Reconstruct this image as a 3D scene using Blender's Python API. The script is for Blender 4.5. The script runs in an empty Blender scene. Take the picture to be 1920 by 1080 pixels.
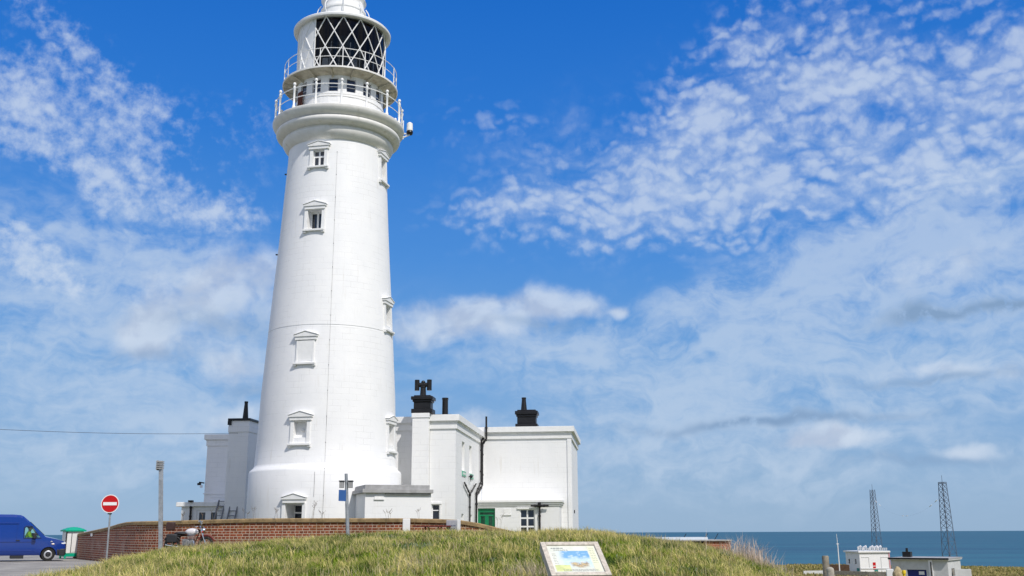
import bpy, math, random
import numpy as np
from mathutils import Vector, Matrix, Quaternion
random.seed(7); rng = np.random.default_rng(11)
sin, cos, pi, R = math.sin, math.cos, math.pi, math.radians
S = bpy.context.scene
C = S.collection

# ------------------------------------------------------------------ camera
EYE = 1.35
PITCH, ROLL, FPX = R(13.55), R(.25), 1900.0
cd = bpy.data.cameras.new('camera'); cam = bpy.data.objects.new('camera', cd); C.objects.link(cam)
S.camera = cam
cd.sensor_width = 36; cd.lens = 36 * FPX / 1920; cd.clip_start = .1; cd.clip_end = 90000
fw = Vector((0, cos(PITCH), sin(PITCH))); up0 = Vector((0, -sin(PITCH), cos(PITCH))); rt0 = Vector((1, 0, 0))
RT = rt0 * cos(ROLL) - up0 * sin(ROLL); UP = up0 * cos(ROLL) + rt0 * sin(ROLL)
cam.matrix_world = Matrix.Translation((0, 0, EYE)) @ Matrix((RT, UP, -fw)).transposed().to_4x4()
def direction(px, py):            # sky direction (azimuth, elevation in degrees) of a point of the photograph
    d = (fw + RT * (px - 960) / FPX - UP * (py - 540) / FPX).normalized()
    return math.degrees(math.atan2(d.x, d.y)), math.degrees(math.asin(d.z))
def at(px, py, Y):
    d = fw + RT * (px - 960) / FPX - UP * (py - 540) / FPX
    t = Y / d.y
    return Vector((d.x * t, Y, EYE + d.z * t))

# ------------------------------------------------------------------ sun and sky
SUN_AZ, SUN_EL = 35, 49           # azimuth from -Y (towards the viewer) to +X
sv = Vector((sin(R(SUN_AZ)) * cos(R(SUN_EL)), -cos(R(SUN_AZ)) * cos(R(SUN_EL)), sin(R(SUN_EL))))
sl = bpy.data.lights.new('sun', 'SUN'); sl.energy = 3.85; sl.angle = R(.5); sl.color = (1, .95, .885)
so = bpy.data.objects.new('sun', sl); C.objects.link(so); so.location = (60, -80, 120)
so.rotation_euler = (-sv).to_track_quat('-Z', 'Y').to_euler()
S.view_settings.view_transform = 'Standard'; S.view_settings.look = 'None'
S.view_settings.exposure = 0.0; S.view_settings.gamma = 1; S.view_settings.use_curve_mapping = False

W = bpy.data.worlds.new('World'); S.world = W; W.use_nodes = True
class NT:
    def __init__(s, nt): s.nt = nt
    def n(s, t, **kw):
        x = s.nt.nodes.new(t)
        for k, v in kw.items(): setattr(x, k, v)
        return x
    def put(s, sock, v):
        if v is None: return
        if isinstance(v, bpy.types.NodeSocket): s.nt.links.new(v, sock)
        elif isinstance(v, (tuple, list)) and len(v) == 3 and len(sock.default_value) == 4: sock.default_value = (*v, 1)
        else: sock.default_value = v
    def m(s, op, a, b=None, c=None, clamp=False):
        x = s.n('ShaderNodeMath', operation=op); x.use_clamp = clamp
        for i, v in enumerate((a, b, c)): s.put(x.inputs[i], v)
        return x.outputs[0]
    def vm(s, op, a, b=None, sc=None):
        x = s.n('ShaderNodeVectorMath', operation=op)
        s.put(x.inputs[0], a); s.put(x.inputs[1], b)
        if sc is not None: s.put(x.inputs['Scale'], sc)
        return x.outputs[1] if op in ('LENGTH', 'DOT_PRODUCT') else x.outputs[0]
    def xyz(s, x, y, z):
        c = s.n('ShaderNodeCombineXYZ')
        for i, v in enumerate((x, y, z)): s.put(c.inputs[i], v)
        return c.outputs[0]
    def sep(s, v):
        c = s.n('ShaderNodeSeparateXYZ'); s.put(c.inputs[0], v); return c.outputs
    def noise(s, vec, scale, detail=4, rough=.5, dist=0, lac=2.0):
        x = s.n('ShaderNodeTexNoise'); s.put(x.inputs['Vector'], vec)
        for k, v in (('Scale', scale), ('Detail', detail), ('Roughness', rough), ('Distortion', dist), ('Lacunarity', lac)): s.put(x.inputs[k], v)
        return x.outputs['Fac']
    def ss(s, v, a, b, lo=0., hi=1.):
        x = s.n('ShaderNodeMapRange', interpolation_type='SMOOTHSTEP')
        for i, q in enumerate((v, a, b, lo, hi)): s.put(x.inputs[i], q)
        return x.outputs[0]
    def lin(s, v, a, b, lo=0., hi=1.):
        x = s.n('ShaderNodeMapRange')
        for i, q in enumerate((v, a, b, lo, hi)): s.put(x.inputs[i], q)
        return x.outputs[0]
    def mix(s, f, a, b, blend='MIX'):
        x = s.n('ShaderNodeMix', data_type='RGBA', blend_type=blend)
        s.put(x.inputs[0], f); s.put(x.inputs[6], a); s.put(x.inputs[7], b)
        return x.outputs[2]

def build_sky():
    nt = W.node_tree; nt.nodes.clear(); N = NT(nt)
    sky = N.n('ShaderNodeTexSky', sky_type='NISHITA'); sky.sun_disc = False
    sky.sun_elevation = R(SUN_EL); sky.sun_rotation = R(180 - SUN_AZ); sky.altitude = 60
    sky.air_density = 1.0; sky.dust_density = .7; sky.ozone_density = 2.5
    hs = N.n('ShaderNodeHueSaturation'); N.put(hs.inputs['Color'], sky.outputs[0])
    hs.inputs['Saturation'].default_value = SKY_SAT; hs.inputs['Value'].default_value = 1.0; hs.inputs['Hue'].default_value = SKY_HUE
    tc = N.n('ShaderNodeTexCoord'); d = N.vm('NORMALIZE', tc.outputs['Generated'])
    x, y, z = N.sep(d)
    az = N.m('MULTIPLY', N.m('ARCTAN2', x, y), 57.2958)
    el = N.m('MULTIPLY', N.m('ARCSINE', z), 57.2958)
    ae = N.xyz(az, el, 0.)
    ramp = N.n('ShaderNodeValToRGB'); N.put(ramp.inputs[0], N.lin(el, 0., 32.)); cr = ramp.color_ramp
    while len(cr.elements) < len(SKY_RAMP): cr.elements.new(.5)
    for e_, (p_, c_) in zip(cr.elements, SKY_RAMP): e_.position = p_/32; e_.color = (*[q/8 for q in c_], 1)
    clear = N.vm('SCALE', ramp.outputs[0], None, 8.)
    basec = N.mix(.88, hs.outputs[0], clear)
    # planar projection for the high cloud sheet
    zz = N.m('ADD', N.m('MAXIMUM', z, 0.0), .10)
    pl = N.xyz(N.m('DIVIDE', x, zz), N.m('DIVIDE', y, zz), 0.)
    # warp
    wn = N.n('ShaderNodeTexNoise'); N.put(wn.inputs['Vector'], ae); wn.inputs['Scale'].default_value = .22; wn.inputs['Detail'].default_value = 3
    wd_ = N.vm('SUBTRACT', wn.outputs['Color'], (.5, .5, .5))
    aw = N.vm('ADD', ae, N.vm('SCALE', wd_, None, 3.))
    ac = N.vm('ADD', ae, N.vm('SCALE', wd_, None, 2.2))
    def lobe(px, py, rx, ry, rot=0, src=aw, p=1.0):
        """soft ellipse in the sky; sizes in photograph pixels (1 px = .03 deg)"""
        a0, e0 = direction(px, py)
        q = N.vm('SUBTRACT', src, (a0, e0, 0))
        qx, qy, _ = N.sep(q)
        c, s_ = cos(R(rot)), sin(R(rot))
        u = N.m('DIVIDE', N.m('ADD', N.m('MULTIPLY', qx, c), N.m('MULTIPLY', qy, s_)), rx * .03)
        v = N.m('DIVIDE', N.m('SUBTRACT', N.m('MULTIPLY', qy, c), N.m('MULTIPLY', qx, s_)), ry * .03)
        r2 = N.m('ADD', N.m('MULTIPLY', u, u), N.m('MULTIPLY', v, v))
        return N.m('MULTIPLY', N.m('EXPONENT', N.m('MULTIPLY', r2, -1.)), p)
    def add(*l):
        o = l[0]
        for q in l[1:]: o = N.m('ADD', o, q)
        return o
    # --- high rippled sheet (altocumulus), right half and upper left
    def warped(src, rot, sx, sy):
        mp = N.n('ShaderNodeMapping'); N.put(mp.inputs[0], src); mp.inputs['Rotation'].default_value = (0, 0, R(rot)); mp.inputs['Scale'].default_value = (sx, sy, 1)
        return mp.outputs[0]
    rc = warped(aw, -24, .80, 1.55)
    vo = N.n('ShaderNodeTexVoronoi', feature='SMOOTH_F1'); fz = N.n('ShaderNodeTexNoise'); N.put(fz.inputs['Vector'], ae); fz.inputs['Scale'].default_value = 1.3; fz.inputs['Detail'].default_value = 4
    N.put(vo.inputs['Vector'], N.vm('ADD', rc, N.vm('SCALE', N.vm('SUBTRACT', fz.outputs['Color'], (.5, .5, .5)), None, 1.3))); vo.inputs['Scale'].default_value = 1.0; vo.inputs['Smoothness'].default_value = .35
    cell = N.ss(vo.outputs['Distance'], .80, .08)
    rip = N.m('ADD', N.m('MULTIPLY', cell, .55), N.m('MULTIPLY', N.noise(rc, 1.0, 4, .5, 0.), .55))
    rip2 = N.noise(warped(aw, -24, .6, 1.1), .34, 5, .55, .1)
    fine = N.noise(ae, 1.15, 7, .62, .1)
    mask_r = add(lobe(1500, 170, 250, 130, 30, p=.9), lobe(1860, 130, 170, 120, 10, p=1.0), lobe(1240, 305, 270, 80, 14, p=.9),
                 lobe(1010, 400, 190, 50, 0, p=.75), lobe(1680, 290, 300, 90, 12, p=.75), lobe(1400, 50, 130, 60, 30, p=.4), lobe(930, 240, 160, 70, 0, p=.35), lobe(1250, 420, 240, 50, 0, p=.5), lobe(1060, 465, 40, 20, 0, p=.4), lobe(1450, 340, 260, 60, 8, p=.55), lobe(1750, 360, 220, 70, 8, p=.5), lobe(1300, 170, 120, 70, 30, p=.35))
    mask_l = add(lobe(165, 300, 170, 44, -42, p=1.2), lobe(10, 215, 80, 70, -40, p=1.2), lobe(190, 130, 260, 46, -30, p=.85), lobe(280, 320, 170, 40, -38, p=.7), lobe(410, 385, 90, 34, -12, p=1.0), lobe(240, 240, 120, 40, -40, p=.5), lobe(480, 240, 90, 60, 0, p=.4),
                 lobe(40, 420, 36, 18, 0, p=1.), lobe(50, 465, 80, 28, -14, p=1.), lobe(70, 505, 100, 28, -14, p=.9))
    tex = N.m('ADD', N.m('MULTIPLY', rip, .42), N.m('ADD', N.m('MULTIPLY', rip2, .62), N.m('MULTIPLY', fine, .22)))       # mean .66
    mr = N.m('MINIMUM', mask_r, 1.15); ml = N.m('MINIMUM', mask_l, 1.3)
    covr = N.m('MULTIPLY', N.ss(N.m('ADD', tex, N.m('MULTIPLY', mr, .24)), .64, 1.10), N.ss(mask_r, .0, .6))
    texl = N.m('ADD', N.m('MULTIPLY', rip2, .40), N.m('ADD', N.m('MULTIPLY', fine, .66), N.m('MULTIPLY', rip, .20)))
    covl = N.m('MULTIPLY', N.ss(N.m('ADD', texl, N.m('MULTIPLY', ml, .22)), .66, 1.08), N.ss(mask_l, .0, .6))
    # --- thin veil, streaked horizontally
    veil = N.noise(warped(aw, -6, .075, .34), 1.6, 7, .58, .05)
    mask_v = add(lobe(1720, 510, 430, 110, 10, p=1.3), lobe(1450, 620, 320, 80, 10, p=1.1), lobe(1850, 420, 200, 110, 0, p=.6), lobe(1200, 650, 240, 50, 8, p=.5), lobe(200, 600, 380, 140, 0, p=.85), lobe(160, 430, 260, 90, 0, p=.5),
                 lobe(1500, 860, 560, 90, 0, p=.55), lobe(200, 800, 400, 120, 0, p=.7), lobe(1000, 850, 500, 80, 0, p=.4), lobe(1700, 700, 360, 70, 0, p=.7), lobe(850, 640, 260, 70, 0, p=.45), lobe(1350, 740, 300, 50, 0, p=.4), lobe(1150, 330, 300, 120, 0, p=.35), lobe(1600, 180, 300, 130, 0, p=.35))
    mv = N.m('MINIMUM', mask_v, 1.1)
    covv = N.m('MULTIPLY', N.ss(N.m('ADD', N.m('ADD', veil, N.m('MULTIPLY', fine, .22)), N.m('MULTIPLY', mv, .18)), .50, .94), N.ss(mask_v, 0., .7))
    # --- soft cumulus
    big = N.noise(ac, .42, 8, .50, .15)
    lb = lambda *a, **k: lobe(*a, src=ac, **k)
    mask_c = add(lb(455, 520, 130, 64, 0, p=1.2), lb(265, 632, 80, 44, 0, p=1.15), lb(440, 690, 110, 44, 0, p=1.0), lb(340, 575, 130, 60, 0, p=.85), lb(440, 780, 80, 30, 20, p=1.1),
                 lb(1000, 570, 140, 44, 6, p=1.2), lb(820, 600, 150, 52, 10, p=1.05), lb(1100, 575, 46, 26, 0, p=.6), lb(1167, 576, 20, 14, 0, p=1.), lb(930, 632, 110, 22, 0, p=.6),
                 lb(890, 790, 60, 34, 0, p=.9), lb(1575, 820, 78, 27, -4, p=1.4), lb(1500, 838, 90, 20, 0, p=.7), lb(1820, 848, 66, 18, 0, p=1.1), lb(1760, 684, 120, 20, 0, p=.95), lb(1900, 700, 60, 20, 0, p=.6),
                 lb(1600, 560, 260, 50, 10, p=.45), lb(1820, 480, 160, 60, 0, p=.5))
    covc = N.ss(N.m('ADD', N.m('ADD', N.m('MULTIPLY', big, .62), N.m('MULTIPLY', fine, .20)), N.m('MULTIPLY', N.m('MINIMUM', mask_c, 1.3), .40)), .56, .96)
    covc = N.m('MULTIPLY', covc, N.ss(mask_c, .0, .75))
    # --- grey undersides / thin dark streaks
    grey = add(lobe(1750, 582, 85, 11, 3, p=1.2), lobe(1900, 565, 50, 9, 0, p=1.1), lobe(1440, 797, 200, 9, 2, p=1.0), lobe(1750, 868, 120, 9, 0, p=.5), lobe(470, 725, 60, 12, 0, p=.4), lobe(280, 660, 60, 15, 0, p=.5), lobe(400, 600, 120, 26, 0, p=.4), lobe(1760, 702, 130, 10, 0, p=.6), lobe(1000, 605, 100, 12, 0, p=.4))
    grey = N.m('MULTIPLY', N.m('MULTIPLY', grey, N.ss(fine, .25, .52)), 1.0, clamp=True)
    # --- unseen broken cloud added outside the view to whiten and brighten the ambient light
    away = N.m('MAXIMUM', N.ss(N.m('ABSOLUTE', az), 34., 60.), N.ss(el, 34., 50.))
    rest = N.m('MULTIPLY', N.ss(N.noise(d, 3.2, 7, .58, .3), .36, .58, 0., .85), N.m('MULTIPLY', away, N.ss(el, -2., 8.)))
    col = N.mix(N.m('MULTIPLY', covv, .66), basec, CL_VEIL)
    col = N.mix(N.m('MULTIPLY', covr, .67), col, CL_WHITE)
    col = N.mix(N.m('MULTIPLY', covl, .72), col, CL_WHITE)
    under = N.noise(N.vm('ADD', ac, (0, 1.2, 0)), .42, 8, .50, .15)
    shade = N.ss(N.m('SUBTRACT', big, under), -.14, .12)
    ccol = N.mix(shade, CL_GREY, CL_WHITE)
    col = N.mix(N.m('MULTIPLY', covc, .78), col, ccol)
    col = N.mix(grey, col, CL_DARK)
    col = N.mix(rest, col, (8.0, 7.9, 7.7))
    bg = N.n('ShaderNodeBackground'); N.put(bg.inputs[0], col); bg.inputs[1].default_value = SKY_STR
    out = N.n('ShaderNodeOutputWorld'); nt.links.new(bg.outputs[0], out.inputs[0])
SKY_STR = .10
SKY_SAT, SKY_HUE = 1.25, .5
SKY_RAMP = [(0, (3.0, 4.6, 6.7)), (4, (2.5, 4.2, 6.8)), (9, (1.5, 3.6, 7.1)), (15, (.72, 2.75, 7.2)), (22, (.26, 2.0, 6.8)), (31, (.07, 1.42, 6.0))]
CL_WHITE = (6.3, 7.2, 8.5); CL_VEIL = (5.4, 6.55, 8.1); CL_GREY = (4.9, 5.7, 7.2); CL_DARK = (2.3, 3.6, 5.6)
build_sky()

# ------------------------------------------------------------------ helpers
OFF = {}
class MB:
    """collects shapes and links them as ONE mesh object; P maps local (a, out, z) to the thing's frame"""
    def __init__(s, P=None): s.v = []; s.f = []; s.uv = []; s.P = P
    def add(s, vs, fs, uvs=None):
        o = len(s.v); P = s.P
        s.v += [tuple(P(*p)) if P else tuple(p) for p in vs]
        for i, f in enumerate(fs):
            s.f.append(tuple(o + j for j in f)); s.uv.append(uvs[i] if uvs else None)
        return s
    def box(s, x0, x1, y0, y1, z0, z1):
        return s.add([(x0,y0,z0),(x1,y0,z0),(x1,y1,z0),(x0,y1,z0),(x0,y0,z1),(x1,y0,z1),(x1,y1,z1),(x0,y1,z1)],
              [(3,2,1,0),(4,5,6,7),(0,1,5,4),(1,2,6,5),(2,3,7,6),(3,0,4,7)])
    def prism(s, poly, y0, y1):      # poly in (x, z)
        n = len(poly)
        return s.add([(x, y0, z) for x, z in poly] + [(x, y1, z) for x, z in poly],
              [tuple(range(n)), tuple(reversed(range(n, 2*n)))] + [(i, i+n, (i+1) % n + n, (i+1) % n) for i in range(n)])
    def cyl(s, p0, p1, r0, r1=None, n=12, cap=True):
        p0, p1 = Vector(p0), Vector(p1); r1 = r0 if r1 is None else r1
        d = (p1 - p0).normalized(); a = d.orthogonal().normalized(); b = d.cross(a)
        vs = [p0 + (a*cos(2*pi*i/n) + b*sin(2*pi*i/n))*r0 for i in range(n)] + [p1 + (a*cos(2*pi*i/n) + b*sin(2*pi*i/n))*r1 for i in range(n)]
        fs = [(i, (i+1) % n, (i+1) % n + n, i+n) for i in range(n)]
        if cap: fs += [tuple(reversed(range(n))), tuple(range(n, 2*n))]
        return s.add(vs, fs)
    def tube(s, pts, r, n=6, closed=False):
        pts = [Vector(p) for p in pts]; m = len(pts); vs = []; ref = None
        for i, p in enumerate(pts):
            if closed: d = pts[(i+1) % m] - pts[i-1]
            else: d = pts[min(i+1, m-1)] - pts[max(i-1, 0)]
            d.normalize()
            a = (ref - d*ref.dot(d)) if ref is not None else d.orthogonal()
            a.normalize(); ref = a; b = d.cross(a)
            vs += [p + (a*cos(2*pi*k/n) + b*sin(2*pi*k/n))*r for k in range(n)]
        fs = []
        for i in range(m if closed else m-1):
            j = (i+1) % m
            fs += [(i*n+k, i*n+(k+1) % n, j*n+(k+1) % n, j*n+k) for k in range(n)]
        if not closed: fs += [tuple(reversed(range(n))), tuple(range((m-1)*n, m*n))]
        return s.add(vs, fs)
    def lathe(s, prof, n=72, a0=0, a1=360, c=(0, 0), axis='z'):
        full = abs(a1 - a0) >= 360; m = n if full else n + 1; vs = []
        for k in range(m):
            t = R(a0 + (a1 - a0) * k / n)
            for r, z in prof:
                vs.append((c[0] + r*sin(t), c[1] - r*cos(t), z))
        q = len(prof); fs = []
        for k in range(n):
            k2 = (k+1) % m
            for i in range(q-1):
                f = (k*q+i, k2*q+i, k2*q+i+1, k*q+i+1)
                fs.append(f)
        return s.add(vs, fs)
    def ball(s, c, r, n=10, sc=(1, 1, 1)):
        prof = [(max(r*sin(pi*i/n), 1e-4), -r*cos(pi*i/n)) for i in range(n+1)]
        t = MB().lathe(prof, n=n+4)
        return s.add([(c[0]+x*sc[0], c[1]+y*sc[1], c[2]+z*sc[2]) for x, y, z in t.v], t.f)
    def build(s, name, mat, parent=None, smooth=True, bevel=0, loc=None):
        me = bpy.data.meshes.new(name)
        off = Vector((0, 0, 0))
        if parent is not None: off = OFF.get(parent.name, off)
        if loc is not None: off = Vector(loc)
        me.from_pydata([tuple(Vector(p) - off) for p in s.v], [], s.f)
        if any(u is not None for u in s.uv):
            l = me.uv_layers.new(name='UVMap'); i = 0
            for f, u in zip(s.f, s.uv):
                for k in range(len(f)):
                    l.data[i].uv = u[k] if u else (0, 0); i += 1
        me.validate(); me.update()
        import bmesh
        bm = bmesh.new(); bm.from_mesh(me); bmesh.ops.remove_doubles(bm, verts=bm.verts, dist=1e-5)
        bmesh.ops.recalc_face_normals(bm, faces=bm.faces); bm.to_mesh(me); bm.free()
        if smooth:
            me.polygons.foreach_set('use_smooth', [True]*len(me.polygons)); me.set_sharp_from_angle(angle=R(32))
        me.materials.append(mat)
        o = bpy.data.objects.new(name, me); C.objects.link(o)
        if parent is not None: o.parent = parent; OFF[o.name] = off
        if loc is not None: o.location = loc
        if bevel:
            b = o.modifiers.new('bevel', 'BEVEL'); b.width = bevel; b.segments = 2; b.limit_method = 'ANGLE'; b.angle_limit = R(40)
        return o
def tag(o, label=None, cat=None, group=None, kind=None):
    if label: o['label'] = label
    if cat: o['category'] = cat
    if group: o['group'] = group
    if kind: o['kind'] = kind
    return o
def empty(name, loc, rz=0, zb=None, label=None, cat=None, group=None):
    """an Empty at the thing's base; parts are written with world heights when zb is given"""
    o = bpy.data.objects.new(name, None); C.objects.link(o); o.location = loc; o.rotation_euler.z = rz
    o.empty_display_size = .3
    OFF[o.name] = Vector((0, 0, loc[2] if zb is None else zb))
    return tag(o, label, cat, group)
def copy_tree(o, parent=None):
    c = o.copy(); C.objects.link(c)
    if parent is not None: c.parent = parent
    OFF[c.name] = OFF.get(o.name, Vector((0, 0, 0)))
    for ch in list(o.children): copy_tree(ch, c)
    return c

# ------------------------------------------------------------------ materials
def mat(name, col, rough=.6, metal=0, var=0, vscale=2., bump=0, bscale=30., spec=.4, coat=0, dirt=None, trans=0, ior=1.45):
    m = bpy.data.materials.new(name); m.use_nodes = True; nt = m.node_tree; N = NT(nt)
    b = nt.nodes['Principled BSDF']; b.inputs['Roughness'].default_value = rough; b.inputs['Metallic'].default_value = metal
    b.inputs['Specular IOR Level'].default_value = spec; b.inputs['Coat Weight'].default_value = coat
    b.inputs['Transmission Weight'].default_value = trans; b.inputs['IOR'].default_value = ior
    tc = N.n('ShaderNodeTexCoord'); v = tc.outputs['Object']
    c = (*col, 1)
    out = None
    if var:
        n = N.noise(v, vscale, 5, .6)
        out = N.mix(N.ss(n, .3, .72), tuple(x*(1-var) for x in col), tuple(min(1, x*(1+var*.5)) for x in col))
    if dirt:      # (colour, amount, scale, vertical stretch)
        mp = N.n('ShaderNodeMapping'); N.put(mp.inputs[0], v); mp.inputs['Scale'].default_value = (dirt[2], dirt[2], dirt[2]*dirt[3])
        n = N.noise(mp.outputs[0], 1., 6, .65)
        out = N.mix(N.ss(n, .55, .8, 0, dirt[1]), out if out is not None else col, dirt[0])
    if out is not None: N.put(b.inputs['Base Color'], out)
    else: b.inputs['Base Color'].default_value = c
    if bump:
        bp = N.n('ShaderNodeBump'); bp.inputs['Strength'].default_value = bump; bp.inputs['Distance'].default_value = .02
        N.put(bp.inputs['Height'], N.noise(v, bscale, 4, .6)); N.put(b.inputs['Normal'], bp.outputs[0])
    return m
def masonry(name, radial, base=.80):
    """white painted ashlar: faint irregular joints, brush patches, thin rain stains"""
    m = bpy.data.materials.new(name); m.use_nodes = True; nt = m.node_tree; N = NT(nt); b = nt.nodes['Principled BSDF']
    b.inputs['Roughness'].default_value = .55; b.inputs['Specular IOR Level'].default_value = .35
    tc = N.n('ShaderNodeTexCoord'); v = tc.outputs['Object']; x, y, z = N.sep(v)
    if radial: u = N.m('MULTIPLY', N.m('ARCTAN2', x, N.m('MULTIPLY', y, -1.)), 3.1)
    else:
        g = N.n('ShaderNodeNewGeometry'); tr = N.n('ShaderNodeVectorTransform', vector_type='NORMAL', convert_from='WORLD', convert_to='OBJECT'); N.put(tr.inputs[0], g.outputs['Normal'])
        nx, ny, nz = N.sep(tr.outputs[0]); side = N.m('GREATER_THAN', N.m('ABSOLUTE', nx), .7)
        u = N.m('ADD', N.m('MULTIPLY', x, N.m('SUBTRACT', 1., side)), N.m('MULTIPLY', y, side))
    uv = N.xyz(u, z, 0.)
    br = N.n('ShaderNodeTexBrick'); N.put(br.inputs['Vector'], uv); br.inputs['Scale'].default_value = 1
    for k, val in (('Mortar Size', .008), ('Mortar Smooth', .3), ('Brick Width', .72), ('Row Height', .30), ('Bias', 0)): br.inputs[k].default_value = val
    br.inputs['Color1'].default_value = (1, 1, 1, 1); br.inputs['Color2'].default_value = (.96, .96, .96, 1); br.inputs['Mortar'].default_value = (0, 0, 0, 1)
    patch = N.ss(N.noise(v, .9, 5, .6), .42, .62)         # joints only show here and there
    jt = N.m('MULTIPLY', br.outputs['Fac'], patch)
    n1 = N.noise(v, 1.1, 6, .6); n2 = N.noise(v, 14, 4, .6)
    c = N.mix(N.ss(n1, .3, .75), (base*.95, base*.955, base*.96), (base, base, base*.995))
    c = N.mix(N.m('MULTIPLY', N.ss(n2, .5, .8), .10), c, (.62, .62, .60))
    c = N.mix(N.m('MULTIPLY', jt, .42), c, (.50, .50, .48))
    st = N.noise(N.xyz(N.m('MULTIPLY', u, 3.2), N.m('MULTIPLY', z, .22), 3.), 1., 6, .66)
    c = N.mix(N.ss(st, .60, .84, 0., .32), c, (.52, .51, .47))
    run = N.noise(N.xyz(N.m('MULTIPLY', u, 5.5), N.m('MULTIPLY', z, .35), 9.), 1., 5, .6)
    c = N.mix(N.m('MULTIPLY', N.ss(run, .56, .76, 0., .35), N.ss(N.noise(v, .6, 4, .6), .45, .62)), c, (.50, .45, .36))
    low = N.m('MULTIPLY', N.ss(z, .9, .0), N.ss(N.noise(v, 3., 5, .6), .35, .7, 0., .35))
    c = N.mix(low, c, (.45, .44, .38))
    N.put(b.inputs['Base Color'], c)
    h = N.m('SUBTRACT', N.m('ADD', N.m('MULTIPLY', n2, .35), N.m('MULTIPLY', N.noise(v, 3., 4, .6), .6)), N.m('MULTIPLY', jt, 1.2))
    bp = N.n('ShaderNodeBump'); bp.inputs['Strength'].default_value = .35; bp.inputs['Distance'].default_value = .02
    N.put(bp.inputs['Height'], h); N.put(b.inputs['Normal'], bp.outputs[0])
    return m
def brickmat(name, c1, c2, mort, moss):
    m = bpy.data.materials.new(name); m.use_nodes = True; nt = m.node_tree; N = NT(nt); b = nt.nodes['Principled BSDF']
    b.inputs['Roughness'].default_value = .9; b.inputs['Specular IOR Level'].default_value = .2
    uvn = N.n('ShaderNodeUVMap'); uv = uvn.outputs[0]
    wob = N.noise(uv, 6., 3, .5); uvw = N.vm('ADD', uv, N.vm('SCALE', N.xyz(wob, wob, 0.), None, .02))
    br = N.n('ShaderNodeTexBrick'); N.put(br.inputs['Vector'], uvw); br.inputs['Scale'].default_value = 1
    for k, val in (('Mortar Size', .014), ('Mortar Smooth', .25), ('Brick Width', .30), ('Row Height', .112), ('Bias', -.1)): br.inputs[k].default_value = val
    br.inputs['Color1'].default_value = (*c1, 1); br.inputs['Color2'].default_value = (*c2, 1); br.inputs['Mortar'].default_value = (*mort, 1)
    br.offset = .5; br.squash = .62; br.squash_frequency = 2
    x, y, _ = N.sep(uv)
    n = N.noise(uv, 1.3, 6, .62)
    c = N.mix(N.ss(n, .35, .7, 0., .40), br.outputs['Color'], N.mix(br.outputs['Fac'], (.24, .045, .018), mort))
    # dark wet and mossy patches near the coping
    top = N.m('MULTIPLY', N.ss(y, 1.25, 1.85), N.ss(N.noise(uv, 2.2, 5, .6), .4, .66))
    c = N.mix(N.m('MULTIPLY', top, .7), c, moss)
    dk = N.ss(N.noise(N.xyz(N.m('MULTIPLY', x, 5.), N.m('MULTIPLY', y, 10.), 1.), 1., 3, .5), .5, .75, 0., .45)
    c = N.mix(dk, c, (.05, .02, .015))
    big = N.noise(uv, .45, 5, .6)
    c = N.mix(N.ss(big, .5, .72, 0., .5), c, (.11, .05, .035))
    c = N.mix(N.m('MULTIPLY', N.ss(y, 1.35, .7), N.ss(N.noise(uv, .9, 6, .65), .48, .68, 0., .45)), c, (.58, .46, .38))
    N.put(b.inputs['Base Color'], c)
    bp = N.n('ShaderNodeBump'); bp.inputs['Strength'].default_value = .6; bp.inputs['Distance'].default_value = .012; bp.invert = True
    N.put(bp.inputs['Height'], N.m('ADD', br.outputs['Fac'], N.m('MULTIPLY', N.noise(uv, 40, 3, .6), .5))); N.put(b.inputs['Normal'], bp.outputs[0])
    return m
M = {}
M['tower'] = masonry('white_tower_paint', True, .83); M['render'] = masonry('white_wall_paint', False, .81)
M['trim'] = mat('white_trim_paint', (.80, .80, .79), .5, var=.05, vscale=4, dirt=((.5, .5, .46), .35, 3., .4), bump=.15, bscale=20)
M['moulding'] = mat('cream_moulding_paint', (.76, .75, .72), .55, var=.07, vscale=2.5, dirt=((.42, .37, .28), .5, 2.2, .7), bump=.15)
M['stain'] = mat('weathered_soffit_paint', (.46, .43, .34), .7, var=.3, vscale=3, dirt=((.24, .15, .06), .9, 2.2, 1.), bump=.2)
M['rail'] = mat('white_rail_paint', (.82, .82, .81), .4, dirt=((.5, .38, .25), .4, 6., 1.))
M['dark'] = mat('dark_interior', (.012, .013, .016), .5)
M['black'] = mat('black_gloss_paint', (.012, .012, .014), .38, var=.3, bump=.2, bscale=14)
M['pipe'] = mat('black_pipe_paint', (.014, .013, .014), .4, dirt=((.09, .04, .02), .4, 5., 1.))
M['glass'] = mat('dark_window_glass', (.015, .022, .035), .06, spec=.8)
M['frame'] = mat('white_frame_paint', (.8, .8, .8), .4)
M['green'] = mat('green_door_paint', (.008, .22, .09), .35, coat=.2)
M['greensign'] = mat('green_sign_paint', (.10, .42, .28), .45, var=.2, vscale=9)
M['lead'] = mat('grey_felt_edging', (.36, .36, .36), .6, var=.2, vscale=3, dirt=((.2, .19, .17), .6, 2., .5))
M['coping'] = mat('mossy_stone_coping', (.30, .21, .105), .9, var=.35, vscale=3.5, dirt=((.17, .16, .06), .6, 5., 1.), bump=.6, bscale=18)
M['brick'] = brickmat('old_red_brick', (.32, .085, .038), (.13, .036, .02), (.58, .47, .37), (.24, .13, .035))
M['brick2'] = brickmat('orange_brick', (.50, .15, .07), (.36, .10, .045), (.42, .34, .28), (.3, .12, .05))
M['steel'] = mat('galvanised_steel', (.42, .44, .46), .45, .6, var=.25, vscale=5, bump=.1)
M['post'] = mat('weathered_timber', (.26, .23, .18), .85, var=.35, vscale=9, bump=.4, bscale=22)
M['concrete'] = mat('rough_concrete', (.40, .37, .31), .9, var=.25, vscale=8, bump=.4, bscale=30)
M['red'] = mat('sign_red', (.52, .006, .008), .35); M['white'] = mat('sign_white', (.82, .82, .80), .35)
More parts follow.
